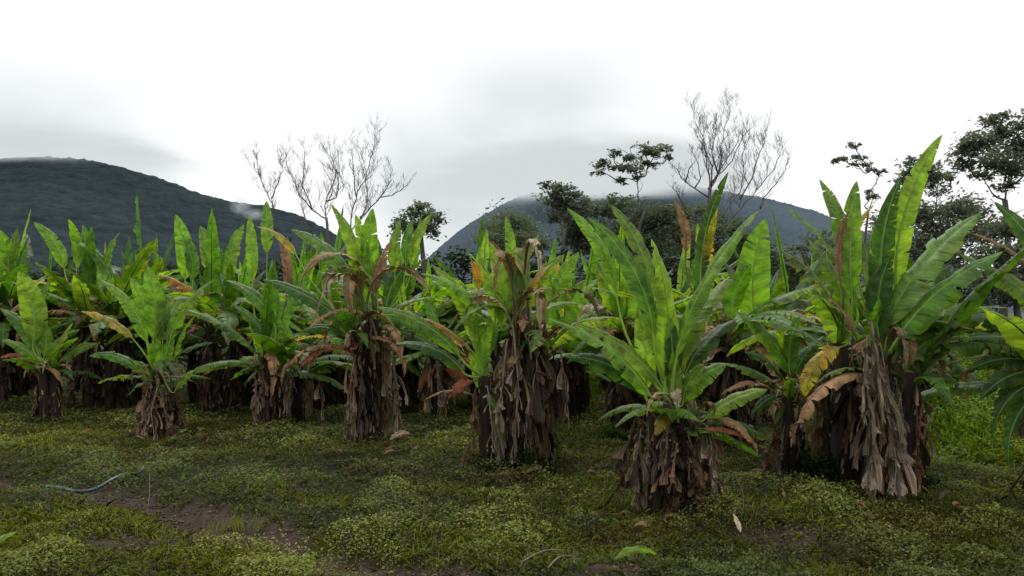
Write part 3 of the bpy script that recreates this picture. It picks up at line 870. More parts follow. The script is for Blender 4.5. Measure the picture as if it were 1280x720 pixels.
TG = 'broadleaf trees beyond the plantation'
leafy_tree(41, 808, 42, (806, 262), [(790, 196, 15), (806, 188, 14), (822, 190, 12), (774, 208, 13), (757, 206, 12), (748, 216, 8), (792, 212, 13), (812, 206, 12), (833, 186, 8), (836, 196, 6), (775, 226, 9), (797, 222, 7), (768, 192, 9)],
           'slender tree with a flat dark umbrella crown, left of the bigger bare tree', per=300, size=.15, tr=.10, flat=.5, tight=.26, sub_n=8, group=TG)
leafy_tree(42, 708, 44, (706, 285), [(700, 236, 17), (716, 240, 14), (690, 250, 14), (727, 252, 12), (704, 255, 18), (722, 266, 16), (692, 270, 16), (684, 232, 8)],
           'dark low tree below and left of the umbrella-crowned tree', per=300, size=.17, tr=.13, group=TG)
leafy_tree(43, 527, 38, (526, 292), [(526, 262, 14), (512, 268, 12), (540, 270, 12), (502, 276, 10), (552, 276, 8), (528, 278, 18), (520, 285, 20), (540, 288, 16), (522, 256, 8), (497, 285, 10)],
           'round dark broadleaf tree standing right of the left bare tree', per=330, size=.15, tr=.14, group=TG)
leafy_tree(44, 640, 50, (640, 300), [(640, 276, 20), (622, 285, 18), (660, 288, 18), (640, 300, 26), (612, 300, 20), (668, 305, 22)],
           'pale green rounded tree before the foot of the hazy middle mountain', per=360, size=.16, sub_n=16, tight=.4, cd=(.045, .062, .045), cl_=(.13, .165, .095), group=TG)
leafy_tree(45, 770, 46, (770, 320), [(740, 270, 24), (770, 262, 22), (800, 275, 26), (830, 268, 24), (760, 295, 32), (800, 305, 34), (840, 300, 30), (730, 300, 28), (720, 285, 18), (850, 285, 20)],
           'wide dark green tree mass under the umbrella-crowned tree', per=420, size=.17, sub_n=13, tight=.30, cd=(.034, .048, .036), cl_=(.10, .13, .075), group=TG)
leafy_tree(46, 890, 52, (890, 330), [(870, 270, 22), (900, 280, 24), (930, 300, 24), (880, 300, 34), (910, 315, 32), (950, 320, 24), (860, 320, 30), (975, 325, 22)],
           'wide dark green tree mass at the foot of the right bare tree', per=340, size=.18, sub_n=13, tight=.30, cd=(.034, .048, .036), cl_=(.10, .13, .075), group=TG)
leafy_tree(47, 1088, 40, (1086, 262), [(1068, 182, 8), (1075, 196, 8), (1052, 198, 8), (1044, 202, 6), (1082, 204, 8), (1090, 212, 6), (1100, 216, 5), (1066, 205, 6), (1086, 240, 6), (1092, 246, 8), (1105, 214, 4)],
           'thin young tree with a few sparse leaf tufts rising above the right-hand clump', per=520, size=.12, tr=.07, flat=.5, tight=.3, sub_n=6, group=TG)
leafy_tree(48, 1262, 42, (1256, 250), [(1230, 175, 22), (1215, 190, 20), (1250, 165, 22), (1275, 180, 24), (1205, 205, 14), (1240, 200, 22), (1270, 210, 24), (1225, 218, 12), (1290, 160, 24), (1240, 150, 12), (1300, 200, 24), (1255, 145, 10), (1260, 232, 12), (1205, 180, 10)],
           'large open-crowned tree at the right edge, tallest of the trees there', per=330, size=.17, tr=.2, flat=.55, tight=.34, group=TG)
leafy_tree(49, 1160, 48, (1160, 290), [(1150, 208, 18), (1165, 215, 18), (1135, 218, 14), (1180, 222, 12), (1150, 230, 16), (1172, 234, 14), (1140, 202, 8), (1125, 225, 8)],
           'dark tree just behind the tall bright leaf, left of the large open-crowned tree', per=240, size=.18, tr=.14, group=TG)
leafy_tree(50, 1180, 44, (1180, 320), [(1110, 275, 18), (1135, 262, 18), (1160, 270, 18), (1190, 262, 18), (1215, 262, 20), (1200, 290, 26), (1160, 300, 26), (1120, 305, 26), (1235, 290, 24), (1180, 320, 30)],
           'low dark tree mass filling the gap under the two right-hand trees', per=560, size=.17, sub_n=18, tight=.42, group=TG)
leafy_tree(51, 1275, 36, (1275, 350), [(1265, 280, 22), (1285, 300, 26), (1250, 320, 26), (1280, 340, 30), (1310, 320, 30), (1230, 345, 24), (1255, 370, 26), (1200, 350, 22), (1215, 380, 22)],
           'dark bushy tree low at the right edge under the large open-crowned tree', per=380, size=.17, cl_=(.10, .125, .075), group=TG)
leafy_tree(52, 1040, 42, (1040, 350), [(1030, 300, 24), (1060, 310, 24), (1010, 330, 26), (1050, 345, 30), (1085, 330, 26), (1000, 310, 14)],
           'dark tree hidden behind the tops of the tallest banana clump', per=170, size=.18, cl_=(.10, .125, .075), group=TG)
# low dark hedge-like undergrowth trees behind the rows
for i, (x, Y, r) in enumerate([(80, 40, 26), (190, 42, 24), (290, 40, 26), (400, 40, 30), (470, 44, 26), (580, 42, 28), (690, 40, 30), (800, 38, 30), (920, 38, 30), (1030, 36, 30)]):
    labs = ['low dark bush far behind the left banana rows', ]
    if i < 3: cy = 340
    else: cy = 330
    leafy_tree(60+i, x, Y, (x, cy+20), [(x-30, cy+8, r), (x+30, cy+8, r), (x, cy, r), (x-10, cy+30, r+8), (x+45, cy+35, r+6), (x-50, cy+35, r+6), (x+10, cy+55, r+10), (x-50, cy+60, r+8), (x+55, cy+60, r+8)],
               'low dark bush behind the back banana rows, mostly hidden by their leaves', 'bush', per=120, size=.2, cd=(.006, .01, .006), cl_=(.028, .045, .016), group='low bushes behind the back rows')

def bare_tree(seed, bx, Y, limbs, label, tr=.14, dens=1.0, twig=.010, up=.75):
    rnd = random.Random(seed)
    X = (bx-640)/F*Y; base = Vector((X, Y, 0))
    root = thing('bare_tree', label, 'bare tree', base)
    TV = []; TF = []; V = []; Fc = []
    first = True
    def grow(p, d, L, r, lvl):
        n = 5; pts = [p.copy()]; q = p.copy(); dd = d.copy()
        for i in range(n):
            dd = (dd+Vector((rnd.gauss(0, .16), rnd.gauss(0, .16), rnd.gauss(.05, .10)))).normalized()
            q = q+dd*L/n; pts.append(q.copy())
        tube(V, Fc, pts, [max(twig*.6, r*(1-.7*i/n)) for i in range(n+1)], 4 if lvl < 3 else 3, False)
        if lvl >= 4 or L < .2: return
        for k in range(rnd.choice([2, 3, 3, 4])):
            i = rnd.choice([1, 2, 3, 4, 5, 5])
            sd = Vector((rnd.gauss(0, 1), rnd.gauss(0, 1), rnd.uniform(.1, .9))).normalized()
            nd = (dd*.75+sd*.75+Vector((0, 0, .25))).normalized()
            grow(pts[i], nd, L*rnd.uniform(.45, .75), max(twig, r*.55), lvl+1)
    for li, lm in enumerate(limbs):
        pts3 = []
        n = len(lm)
        dz = rnd.uniform(-.8, .8)
        for i, (x, y) in enumerate(lm):
            p = P(x, y, Y); off = (i/(n-1))*dz*1.6 if li else 0
            k = (Y+off)/Y; pts3.append(Vector((p.x*k, Y+off, CAMZ+(p.z-CAMZ)*k)))
        # densify
        pp = []
        for a, b in zip(pts3[:-1], pts3[1:]):
            for j in range(3):
                pp.append(a.lerp(b, j/3)+Vector((rnd.gauss(0, .03), rnd.gauss(0, .03), rnd.gauss(0, .03))))
        pp.append(pts3[-1])
        m = len(pp)
        r0 = tr if li == 0 else tr*.36
        r1 = tr*.6 if li == 0 else twig*1.3
        rad = [r0+(r1-r0)*(i/(m-1))**.8 for i in range(m)]
        if li == 0:
            pp.insert(0, Vector((X, Y, -.3))); rad.insert(0, tr*1.2)
            tube(TV, TF, pp, rad, 8)
            continue
        tube(V, Fc, pp, rad, 5)
        L = sum((pp[i+1]-pp[i]).length for i in range(m-1))
        for i in range(2, m):
            if rnd.random() > .85*dens: continue
            d = (pp[min(i+1, m-1)]-pp[i-1]).normalized()
            for s in range(rnd.choice([1, 1, 2])):
                sd = Vector((rnd.gauss(0, 1), rnd.gauss(0, .8), rnd.uniform(-.1, .8))).normalized()
                nd = (d*.6+sd*.8+Vector((0, 0, .35))).normalized()
                q = i/m
                grow(pp[i], nd, L*rnd.uniform(.10, .24)*(1.2-.6*q), max(twig, rad[i]*.5), 1 if q < .8 else 2)
    mesh_obj('trunk', sub(TV, base), TF, M_bare, root)
    mesh_obj('branches', sub(V, base), Fc, M_bare, root)

bare_tree(71, 412, 45, [
    [(412, 330), (410, 300), (408, 272)],
    [(408, 274), (390, 262), (376, 245), (366, 225), (358, 205), (357, 190)],
    [(410, 290), (406, 262), (408, 248), (418, 228), (420, 210), (413, 196), (404, 188)],
    [(408, 252), (421, 248), (423, 232), (424, 210), (423, 190)],
    [(436, 300), (441, 262), (447, 240), (457, 225), (462, 200), (468, 182), (469, 172)],
    [(432, 300), (450, 275), (461, 255), (458, 230), (452, 205), (447, 190)],
    [(450, 272), (470, 252), (480, 242), (488, 225), (490, 208)],
    [(474, 248), (490, 244), (505, 235), (513, 226)],
    [(445, 245), (443, 222), (441, 200), (439, 186)],
    [(345, 290), (340, 255), (330, 235), (322, 212), (321, 195)],
    [(340, 250), (347, 230), (353, 212), (354, 198)],
    [(390, 262), (378, 232), (381, 206), (381, 186)],
    [(385, 300), (380, 268), (376, 250), (370, 235)],
    [(404, 300), (385, 285), (368, 275)],
], 'bare leafless tree on the left, its pale twigs spreading before the mountain slope', tr=.12, dens=1.6, twig=.0065)
bare_tree(72, 884, 42, [
    [(880, 340), (884, 300), (886, 250), (888, 234)],
    [(888, 240), (884, 210), (882, 190), (878, 170), (868, 152), (864, 132)],
    [(886, 236), (900, 212), (901, 190), (905, 165), (912, 142), (913, 136)],
    [(888, 238), (898, 220), (916, 200), (925, 178), (930, 155)],
    [(884, 246), (868, 234), (852, 222), (842, 208), (835, 200)],
    [(888, 232), (890, 208), (880, 185), (870, 165)],
    [(890, 228), (905, 205), (920, 182), (925, 165)],
    [(880, 300), (905, 265), (925, 240), (930, 215), (928, 195), (937, 170)],
    [(900, 290), (925, 262), (945, 238), (965, 215), (975, 195), (978, 182)],
    [(925, 250), (940, 222), (948, 195), (955, 178), (957, 162)],
    [(950, 260), (955, 248), (970, 230), (982, 212), (986, 200)],
    [(896, 214), (890, 190), (894, 168), (896, 150)],
    [(856, 228), (862, 210), (870, 200)],
    [(868, 236), (876, 222), (872, 202), (862, 186)],
    [(880, 290), (858, 262), (846, 240), (836, 232)],
], 'larger bare leafless tree right of the umbrella-crowned tree, twigs high against white sky', tr=.13, dens=1.1, twig=.0065)

# ------------------------------------------------------------------ ground
gm, nt = mat('ground_soil')
tc = nt.nodes.new('ShaderNodeTexCoord'); ob = tc.outputs['Object']
at = N(nt, 'ShaderNodeAttribute', attribute_name='Col')
n1 = noise(nt, ob, 1.3, 6, .7); n2 = noise(nt, ob, 22, 5, .7); n3 = noise(nt, ob, 90, 4, .7)
k = mathn(nt, 'ADD', mathn(nt, 'MULTIPLY', n2, 1.6), mathn(nt, 'ADD', mathn(nt, 'MULTIPLY', n3, 1.1), mathn(nt, 'SUBTRACT', mathn(nt, 'MULTIPLY', n1, .5), .65)))
cc = nt.nodes.new('ShaderNodeCombineXYZ')
for i in range(3): nt.links.new(k, cc.inputs[i])
c = mixc(nt, 1.0, at.outputs['Color'], cc.outputs[0], 'MULTIPLY')
p = nt.nodes.new('ShaderNodeBsdfPrincipled'); p.inputs['Roughness'].default_value = .9; p.inputs['Specular IOR Level'].default_value = .15
nt.links.new(c, p.inputs['Base Color']); nt.links.new(bump(nt, mathn(nt, 'ADD', n2, n3), .9, .03), p.inputs['Normal'])
out(nt, p.outputs[0])
def axis(a, b, fine0, fine1, fs, cs):
    xs = list(np.arange(fine0, fine1, fs)); v = fine0; s = fs
    left = []
    while v > a: s = min(s*1.25, cs); v -= s; left.append(v)
    v = xs[-1]; s = fs; right = []
    while v < b: s = min(s*1.25, cs); v += s; right.append(v)
    return np.array(left[::-1]+xs+right)
gx = axis(-6000, 6000, -9, 9, .07, 400); gy = axis(-60, 7000, 3.6, 15, .07, 400)
GX, GY = np.meshgrid(gx, gy)
far = sstep(30, 60, np.hypot(GX, GY))
GZ = gz(GX, GY)*(1-far)
GZ += ((fbm(GX*6, GY*6, 3)-.5)*.03+np.maximum(fbm(GX*4.5+5, GY*4.5, 2)-.58, 0)*.22*dirt(GX, GY))*(np.abs(GX) < 9.5)*(GY < 16)
dm = dirt(GX, GY)
grs = np.stack([.026+.0*GX, .027+.0*GX, .013+.0*GX], -1)  # soil under the weeds kept dark so the gaps contrast
drt = np.stack([.062+.0*GX, .042+.0*GX, .031+.0*GX], -1)
gcol = grs*(1-dm[..., None])+drt*dm[..., None]
lush = np.array([.06, .09, .022])
def lushm(x, y):
    a = sstep(.44, .56, np.asarray(x)/np.asarray(y))*sstep(9.5, 12, y)
    b = np.exp(-((np.asarray(x)-2.1*np.asarray(y)/20)/.9)**2)*sstep(17, 21, y)*(1-sstep(40, 50, y))
    return np.clip(np.maximum(a, b), 0, 1)
lm = lushm(GX, np.maximum(GY, .1))
gcol = gcol*(1-lm[..., None])+lush*lm[..., None]
nx, ny = len(gx), len(gy)
idx = np.arange(nx*ny).reshape(ny, nx)
T = np.stack([idx[:-1, :-1], idx[:-1, 1:], idx[1:, 1:], idx[1:, :-1]], -1).reshape(-1, 4)
g = bulk('ground', np.stack([GX, GY, GZ], -1).reshape(-1, 3), T, gm, gcol.reshape(-1, 3), k=4)
g.data.polygons.foreach_set('use_smooth', [True]*len(g.data.polygons))
tag(g, 'dark soil under weeds with a muddy track crossing the lower left', kind='structure')

# ------------------------------------------------------------------ weeds: leafy creeping cover
def macro(x, y):
    """local colour of the ground cover: dark green, yellow-green, reddish"""
    n = fbm(x*.55+3, y*.9+8, 4)
    yel = sstep(.46, .66, n)
    left = np.exp(-(((x+4.2)/2.6)**2+((y-6.9)/1.1)**2))
    left2 = np.exp(-(((x+7.2)/2.5)**2+((y-12.3)/1.3)**2))
    rt = np.exp(-(((x-4.3)/1.8)**2+((y-6.8)/.7)**2))
    yel = np.clip(yel*.75+left*.85+left2*.5+rt*.45, 0, 1)
    dark = np.array([.086, .114, .038]); yc = np.array([.175, .198, .052]); lu = np.array([.11, .18, .032])
    c = dark*(1-yel[:, None])+yc*yel[:, None]
    l = lushm(x, y)
    c = c*(1-l[:, None])+lu*l[:, None]
    rd = sstep(.60, .75, fbm(x*1.1+40, y*1.1, 3))*(1-l)
    c = c*(1-.5*rd[:, None])+np.array([.075, .045, .02])*(.5*rd[:, None])
    return c, yel, l
def sample(rs, n, y0, y1, pw, wx=.72, extra=1.5):
    u = rs.rand(n); a = 1-pw
    y = (y0**a+(y1**a-y0**a)*u)**(1/a)
    x = (rs.rand(n)*2-1)*(wx*y+extra)
    return x, y
def cover(seed, n, nl, size, y0, y1, pw, name, label, hgt=.05, cat=None):
    rs = np.random.RandomState(seed)
    x, y = sample(rs, n, y0, y1, pw)
    dm = dirt(x, y)
    dens = fbm(x*2.2+11, y*2.2, 3)
    keep = (rs.rand(n) > dm*.88) & (rs.rand(n) < .35+1.0*dens)
    x = x[keep]; y = y[keep]; dm = dm[keep]; n = len(x)
    c, yel, l = macro(x, y)
    x = np.repeat(x, nl); y = np.repeat(y, nl); c = np.repeat(c, nl, 0); l = np.repeat(l, nl)
    m = len(x)
    far_ = np.clip(y/9, .8, 3.2)
    s = size*far_**.8*(.5+rs.rand(m))
    tuft = sstep(.45, .8, fbm(x*1.6+70, y*1.6+3, 3))
    h = rs.rand(m)*hgt*(.5+1.8*tuft)*(1+l*2)+.005
    px_ = x+rs.normal(size=m)*.028*far_; py_ = y+rs.normal(size=m)*.028*far_
    z = gz(px_, py_)+(1-sstep(28, 30, y)*0)*h
    pos = np.stack([px_, py_, z], -1)
    an = rs.rand(m)*6.283; el = rs.rand(m)*.9-.1
    d = np.stack([np.cos(an)*np.cos(el), np.sin(an)*np.cos(el), np.sin(el)], -1)
    sd = np.stack([-np.sin(an), np.cos(an), rs.normal(size=m)*.3], -1)
    q = np.stack([pos, pos+d*s[:, None]*.5+sd*s[:, None]*.33-np.array([0, 0, .0]), pos+d*s[:, None], pos+d*s[:, None]*.5-sd*s[:, None]*.33], 1)
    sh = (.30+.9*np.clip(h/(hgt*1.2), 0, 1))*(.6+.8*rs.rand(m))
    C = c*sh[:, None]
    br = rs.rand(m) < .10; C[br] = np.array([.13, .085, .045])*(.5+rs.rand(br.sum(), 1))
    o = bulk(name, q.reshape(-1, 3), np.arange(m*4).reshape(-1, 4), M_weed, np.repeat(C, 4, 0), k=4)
    tag(o, label, cat, kind='stuff')
cover(81, 80000, 7, .030, 4.6, 18, 1.02, 'ground_cover', 'low leafy weeds covering the ground between the banana plants', .085, 'weeds')
cover(82, 14000, 7, .032, 15, 45, 1.2, 'undergrowth', 'patchy low undergrowth in the shade of the back rows and on the open field', .08, 'undergrowth')

def grass(seed, n, y0, y1, pw, hh, w, name, label, lushonly=False):
    rs = np.random.RandomState(seed)
    x, y = sample(rs, n, y0, y1, pw)
    _, yel, l = macro(x, y)
    pr = l*1.0 if lushonly else (.12+.9*yel)*(.4+fbm(x*3, y*3, 2))
    keep = (rs.rand(n) < pr) & (rs.rand(n) > dirt(x, y)*.97)
    x = x[keep]; y = y[keep]; m = len(x)
    c, yel, l = macro(x, y)
    far_ = np.clip(y/9, .8, 2.6)
    h = hh*(.4+rs.rand(m)*1.0)*(1+l*.8); ww = w*far_*(.6+.8*rs.rand(m))
    an = rs.rand(m)*6.283; ln = rs.rand(m)*.8
    z = gz(x, y)
    p0 = np.stack([x, y, z-.005], -1)
    d = np.stack([np.cos(an)*ln, np.sin(an)*ln, np.ones(m)], -1)*h[:, None]
    sd = np.stack([-np.sin(an), np.cos(an), np.zeros(m)], -1)*ww[:, None]
    tip = p0+d+np.stack([np.cos(an), np.sin(an), -.6*np.ones(m)], -1)*(h*ln*.6)[:, None]
    q = np.stack([p0-sd, p0+sd, p0+d*.55+sd*.7, tip, p0+d*.55-sd*.7], 1)
    C = (c*1.15+np.array([.02, .02, 0]))*(.5+.9*rs.rand(m, 1))
    o = bulk(name, q.reshape(-1, 3), np.arange(m*5).reshape(-1, 5), M_weed, np.repeat(C, 5, 0), k=5)
    tag(o, label, None, kind='stuff')
grass(83, 110000, 4.6, 20, 1.1, .10, .0028, 'grass', 'thin yellow-green grass blades among the weeds')
grass(84, 120000, 9.5, 45, 1.3, .16, .005, 'tall_grass', 'lush bright green grass on the open field at right', True)

# leafy field bushes at right, behind the tall clump
def weed_bush(seed, px, py, rx, rz, label, cl=(.09, .17, .02), n=2600, size=.045, name='weed_bush', grp=None):
    Y = CAMZ*F/(py-HOR); X = (px-640)/F*Y
    z = ground_at(X, Y); base = Vector((X, Y, z))
    rs = np.random.RandomState(seed)
    rr = rx/F*Y; rh = rz/F*Y
    k = rs.randint(0, 14, n); sc = rs.normal(size=(14, 3))*np.array([.5, .4, .25]); 
    pos = (sc[k]+rs.normal(size=(n, 3))*np.array([.22, .22, .2]))
    pos = pos*np.array([rr, rr, rh]); pos[:, 2] = np.abs(pos[:, 2]+rh*.35)
    s = size*(.5+rs.rand(n))
    an = rs.rand(n)*6.283; el = rs.rand(n)*1.2-.3
    d = np.stack([np.cos(an)*np.cos(el), np.sin(an)*np.cos(el), np.sin(el)], -1)
    sd = np.stack([-np.sin(an), np.cos(an), rs.normal(size=n)*.4], -1)
    q = np.stack([pos, pos+d*s[:, None]*.5+sd*s[:, None]*.3, pos+d*s[:, None], pos+d*s[:, None]*.5-sd*s[:, None]*.3], 1)
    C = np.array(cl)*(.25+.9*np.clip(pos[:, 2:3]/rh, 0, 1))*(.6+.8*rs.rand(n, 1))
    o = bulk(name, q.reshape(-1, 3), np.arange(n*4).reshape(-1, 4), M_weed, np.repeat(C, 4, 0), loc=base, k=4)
    tag(o, label, 'bush' if size > .03 else 'weed', grp)
weed_bush(1, 1188, 488, 34, 38, 'bright green leafy bush directly behind the right side of the tallest clump', n=4200, size=.07)
weed_bush(2, 1240, 500, 30, 22, 'bright low bush farther right on the field, under the drooping dark leaves', n=3000, size=.06)
weed_bush(3, 1172, 515, 20, 14, 'small light green bush nearest the foot of the tallest clump', n=1800, size=.05, cl=(.10, .20, .02))
weed_bush(4, 1245, 540, 36, 16, 'rounded bright weed patch at the right edge of the field', n=3000, size=.05)
weed_bush(5, 640, 590, 52, 34, 'dark leafy weeds crowding the foot of the centre plant', cl=(.022, .045, .012), n=3600, size=.05)
weed_bush(6, 1040, 612, 40, 40, 'dark creeping weeds filling the hollow under the tallest clump', cl=(.02, .04, .01), n=3600, size=.05)
weed_bush(7, 1105, 605, 40, 24, 'low green weeds between the skirts of the tallest clump', cl=(.03, .06, .012), n=2600, size=.05)
weed_bush(8, 768, 553, 22, 20, 'small dark green weed bush in front of the shaded trunk beyond the nearest plant', cl=(.04, .08, .015), n=1600, size=.05)
weed_bush(9, 375, 688, 18, 9, 'bright fresh green leafy weed beside the muddy track', cl=(.13, .24, .02), n=420, size=.05, name='broadleaf_weed')
weed_bush(10, 1235, 470, 60, 26, 'tall green thicket at the far side of the field', n=4200, size=.08, cl=(.06, .12, .018))
weed_bush(11, 1150, 480, 30, 26, 'shaded green thicket seen past the right side of the tallest clump', n=2400, size=.08, cl=(.05, .10, .018))

# tuft of yellow-green grass by the track
def tuft(px, py, n, h, label, seed, c=(.16, .20, .03), spread=.1):
    rs = random.Random(seed)
    Y = CAMZ*F/(py-HOR); X = (px-640)/F*Y; base = Vector((X, Y, ground_at(X, Y)))
    V = []; Fc = []; C = []
    for i in range(n):
        a = rs.uniform(0, 6.28); p = Vector((rs.gauss(0, spread), rs.gauss(0, spread*.6), 0)); hh = h*rs.uniform(.5, 1.1); ln = rs.uniform(.1, .8)
        sd = Vector((-math.sin(a), math.cos(a), 0)); b = len(V)
        for j in range(5):
            q = j/4; w = .004*(1-q)+.0006
            cpt = p+Vector((math.cos(a)*ln*hh*q*q, math.sin(a)*ln*hh*q*q, hh*(q-.25*ln*q*q)))
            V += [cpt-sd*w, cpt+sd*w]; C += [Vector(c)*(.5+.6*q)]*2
        for j in range(4): Fc.append((b+2*j, b+2*j+1, b+2*j+3, b+2*j+2))
    o = mesh_obj('grass_tuft', V, Fc, M_weed, None, C, None, base)
    tag(o, label, 'grass tuft')
tuft(300, 655, 90, .20, 'tall yellow-green grass tuft growing beside the muddy track', 5, spread=.16)
tuft(330, 672, 50, .12, 'shorter grass tuft just right of and below the tall yellow-green one', 6, spread=.07)
tuft(412, 688, 26, .14, 'small upright grass tuft right of the fresh green leafy weed', 7, c=(.08, .12, .03), spread=.04)

# ------------------------------------------------------------------ hose, sticks, fallen leaves
def on_ground(px, py, dz=0):
    Y = CAMZ*F/(py-HOR); X = (px-640)/F*Y
    return Vector((X, Y, ground_at(X, Y)+dz))
hm, nt = mat('hose_plastic')
p = nt.nodes.new('ShaderNodeBsdfPrincipled'); tc = nt.nodes.new('ShaderNodeTexCoord')
r = ramp(nt, noise(nt, tc.outputs['Object'], 18, 4, .6), [(.35, (.010, .026, .04)), (.7, (.035, .075, .10))])
nt.links.new(r.outputs[0], p.inputs['Base Color']); p.inputs['Roughness'].default_value = .4
out(nt, p.outputs[0])
def stick(name, pts, r0, r1, m, label, cat, group=None, n=7):
    pts = [Vector(p) for p in pts]
    dense = []
    for i in range(len(pts)-1):
        a = pts[max(0, i-1)]; b = pts[i]; c = pts[i+1]; d = pts[min(len(pts)-1, i+2)]
        for j in range(6):
            t = j/6
            dense.append(.5*((2*b)+(c-a)*t+(2*a-5*b+4*c-d)*t*t+(3*b-a-3*c+d)*t*t*t))
    dense.append(pts[-1])
    V = []; Fc = []; m_ = len(dense)
    tube(V, Fc, dense, [r0+(r1-r0)*i/(m_-1) for i in range(m_)], n)
    o = mesh_obj(name, sub(V, pts[0]), Fc, m, None, None, None, pts[0]); tag(o, label, cat, group); return o
stick('hose', [on_ground(58, 604, .07), on_ground(75, 609, .08), on_ground(95, 612, .08), on_ground(118, 611, .08), on_ground(140, 606, .09), on_ground(158, 599, .07), on_ground(172, 592, .07), on_ground(180, 586, .07)],
      .020, .020, hm, 'faded blue plastic hose lying in a shallow curve across the muddy track', 'hose', n=10)
s0 = on_ground(184, 632, .02); s1 = on_ground(180, 600, .0); s1.z += .16
s1 = s0+Vector((-.03, .12, .40))
stick('twig', [s0, s0.lerp(s1, .5)+Vector((.012, 0, 0)), s1], .005, .003, M_twig, 'thin pale twig standing at the right end of the blue hose', 'twig')
stick('stick', [on_ground(652, 712, .05), on_ground(680, 702, .08), on_ground(712, 689, .06)], .008, .004, M_twig, 'longer pale stick lying in the weeds at the bottom centre', 'stick')
stick('stick', [on_ground(685, 717, .05), on_ground(700, 706, .07), on_ground(720, 698, .05)], .008, .004, M_twig, 'shorter pale stick lying right of the longer one at the bottom centre', 'stick')
b0 = on_ground(928, 652, .03); b1 = b0+Vector((-.05, .05, .36))
stick('stalk', [b0, b0+Vector((.015, .02, .18)), b1], .005, .002, M_twig, 'thin dry upright stalk beside the pale leaf scrap right of the nearest plant', 'stalk')
stick('stick', [on_ground(868, 626, .06), on_ground(890, 620, .16), on_ground(912, 619, .2)], .008, .005, M_twig, 'brown stick leaning out from the foot of the nearest plant', 'stick')
stick('stick', [on_ground(1108, 668, .04), on_ground(1135, 672, .07), on_ground(1165, 680, .05)], .006, .003, M_twig, 'brown stem lying in the weeds in front of the tallest clump', 'stick')

def scrap(px, py, L, w, kind, rz, label, seed, name='fallen_leaf', tilt=.3, m=None):
    rnd = random.Random(seed); b = on_ground(px, py, .06)
    d = Vector((math.cos(rz), math.sin(rz), tilt))
    p1 = d*L; bend = Vector((0, 0, .25*L))
    V, Fc, C, UV = blade(rnd, Vector((0, 0, 0)), p1*.33+bend, p1*.7+bend, p1, w, Vector((rnd.uniform(-.5, .5), -.6, 1)), kind, .5, .5, .3, 2.0, .6, .3)
    o = mesh_obj(name, V, Fc, m or M_dry, None, C, UV, b)
    tag(o, label, 'fallen leaf'); return o
KIND['umber'] = (.10, .06, .04); KIND['cream'] = (.42, .36, .28); KIND['pink'] = (.30, .20, .15)
scrap(926, 668, .12, .05, 'cream', 1.9, 'small pale cream leaf scrap standing in the weeds right of the nearest plant', 1, tilt=1.2)
scrap(487, 556, .30, .10, 'pink', .2, 'pinkish fallen dead leaf on the ground beside the spear-leaved plant', 2)
scrap(767, 713, .34, .07, 'lime', .05, 'yellow-green fallen leaf lying at the bottom of the picture', 3, m=M_leaf, tilt=.1)
scrap(582, 650, .10, .03, 'cream', .4, 'tiny pale leaf chip lying in the weeds left of centre', 4, tilt=.1)
scrap(252, 538, .18, .06, 'brown', 2.4, 'brown dead leaf lying right of the small bright left plant', 5)
scrap(100, 545, .18, .06, 'brown', .4, 'brown dead leaf lying between the two small left plants', 6)
def clods(seed, n):
    rs = np.random.RandomState(seed); x, y = sample(rs, n, 4.8, 13, 1.02, .66, .5)
    k = rs.rand(n) < dirt(x, y)*.9+.02; x = x[k]; y = y[k]; m = len(x)
    oct_ = np.array([(1, 0, 0), (0, 1, 0), (-1, 0, 0), (0, -1, 0), (0, 0, 1), (0, 0, -1)], float)
    tri = np.array([(0, 1, 4), (1, 2, 4), (2, 3, 4), (3, 0, 4), (1, 0, 5), (2, 1, 5), (3, 2, 5), (0, 3, 5)])
    sz = .006+.020*rs.rand(m)**3
    q = oct_[None]*sz[:, None, None]*(.5+.9*rs.rand(m, 6, 1))*np.array([1.2, 1, .7])+rs.normal(size=(m, 6, 3))*sz[:, None, None]*.2
    q += np.stack([x, y, gz(x, y)+.006], -1)[:, None]
    T = (tri[None]+(np.arange(m)*6)[:, None, None]).reshape(-1, 3)
    C = np.array([.10, .07, .05])*(.4+1.0*rs.rand(m, 1)); C = np.repeat(C, 6, 0)
    tag(bulk('soil_crumbs', q.reshape(-1, 3), T, M_dry, C), 'crumbs and small clods of soil scattered on the muddy track', kind='stuff')
clods(5, 60000)
rd = random.Random(77)
for i in range(60):   # litter round the skirts
    cx, cy = rd.choice([(842, 638), (1110, 630), (652, 595), (468, 552), (352, 536), (197, 545), (990, 604), (57, 521)])
    x = cx+rd.gauss(0, 55); y = min(716, max(512, cy+abs(rd.gauss(0, 16))))
    near = {842: 'the nearest plant', 1110: 'the tallest clump', 652: 'the centre plant', 468: 'the spear-leaved plant', 352: 'the broad shady clump', 197: 'the small bright left plant', 990: 'the small dark plant', 57: 'the plant at the left edge'}[cx]
    o = scrap(x, y, rd.uniform(.08, .22), rd.uniform(.03, .07), rd.choice(['brown', 'umber', 'umber']), rd.uniform(0, 6.28), 'curled brown leaf scrap in the weeds near '+near, 100+i, tilt=rd.uniform(0, .3))
    o['group'] = 'leaf litter round the plants'

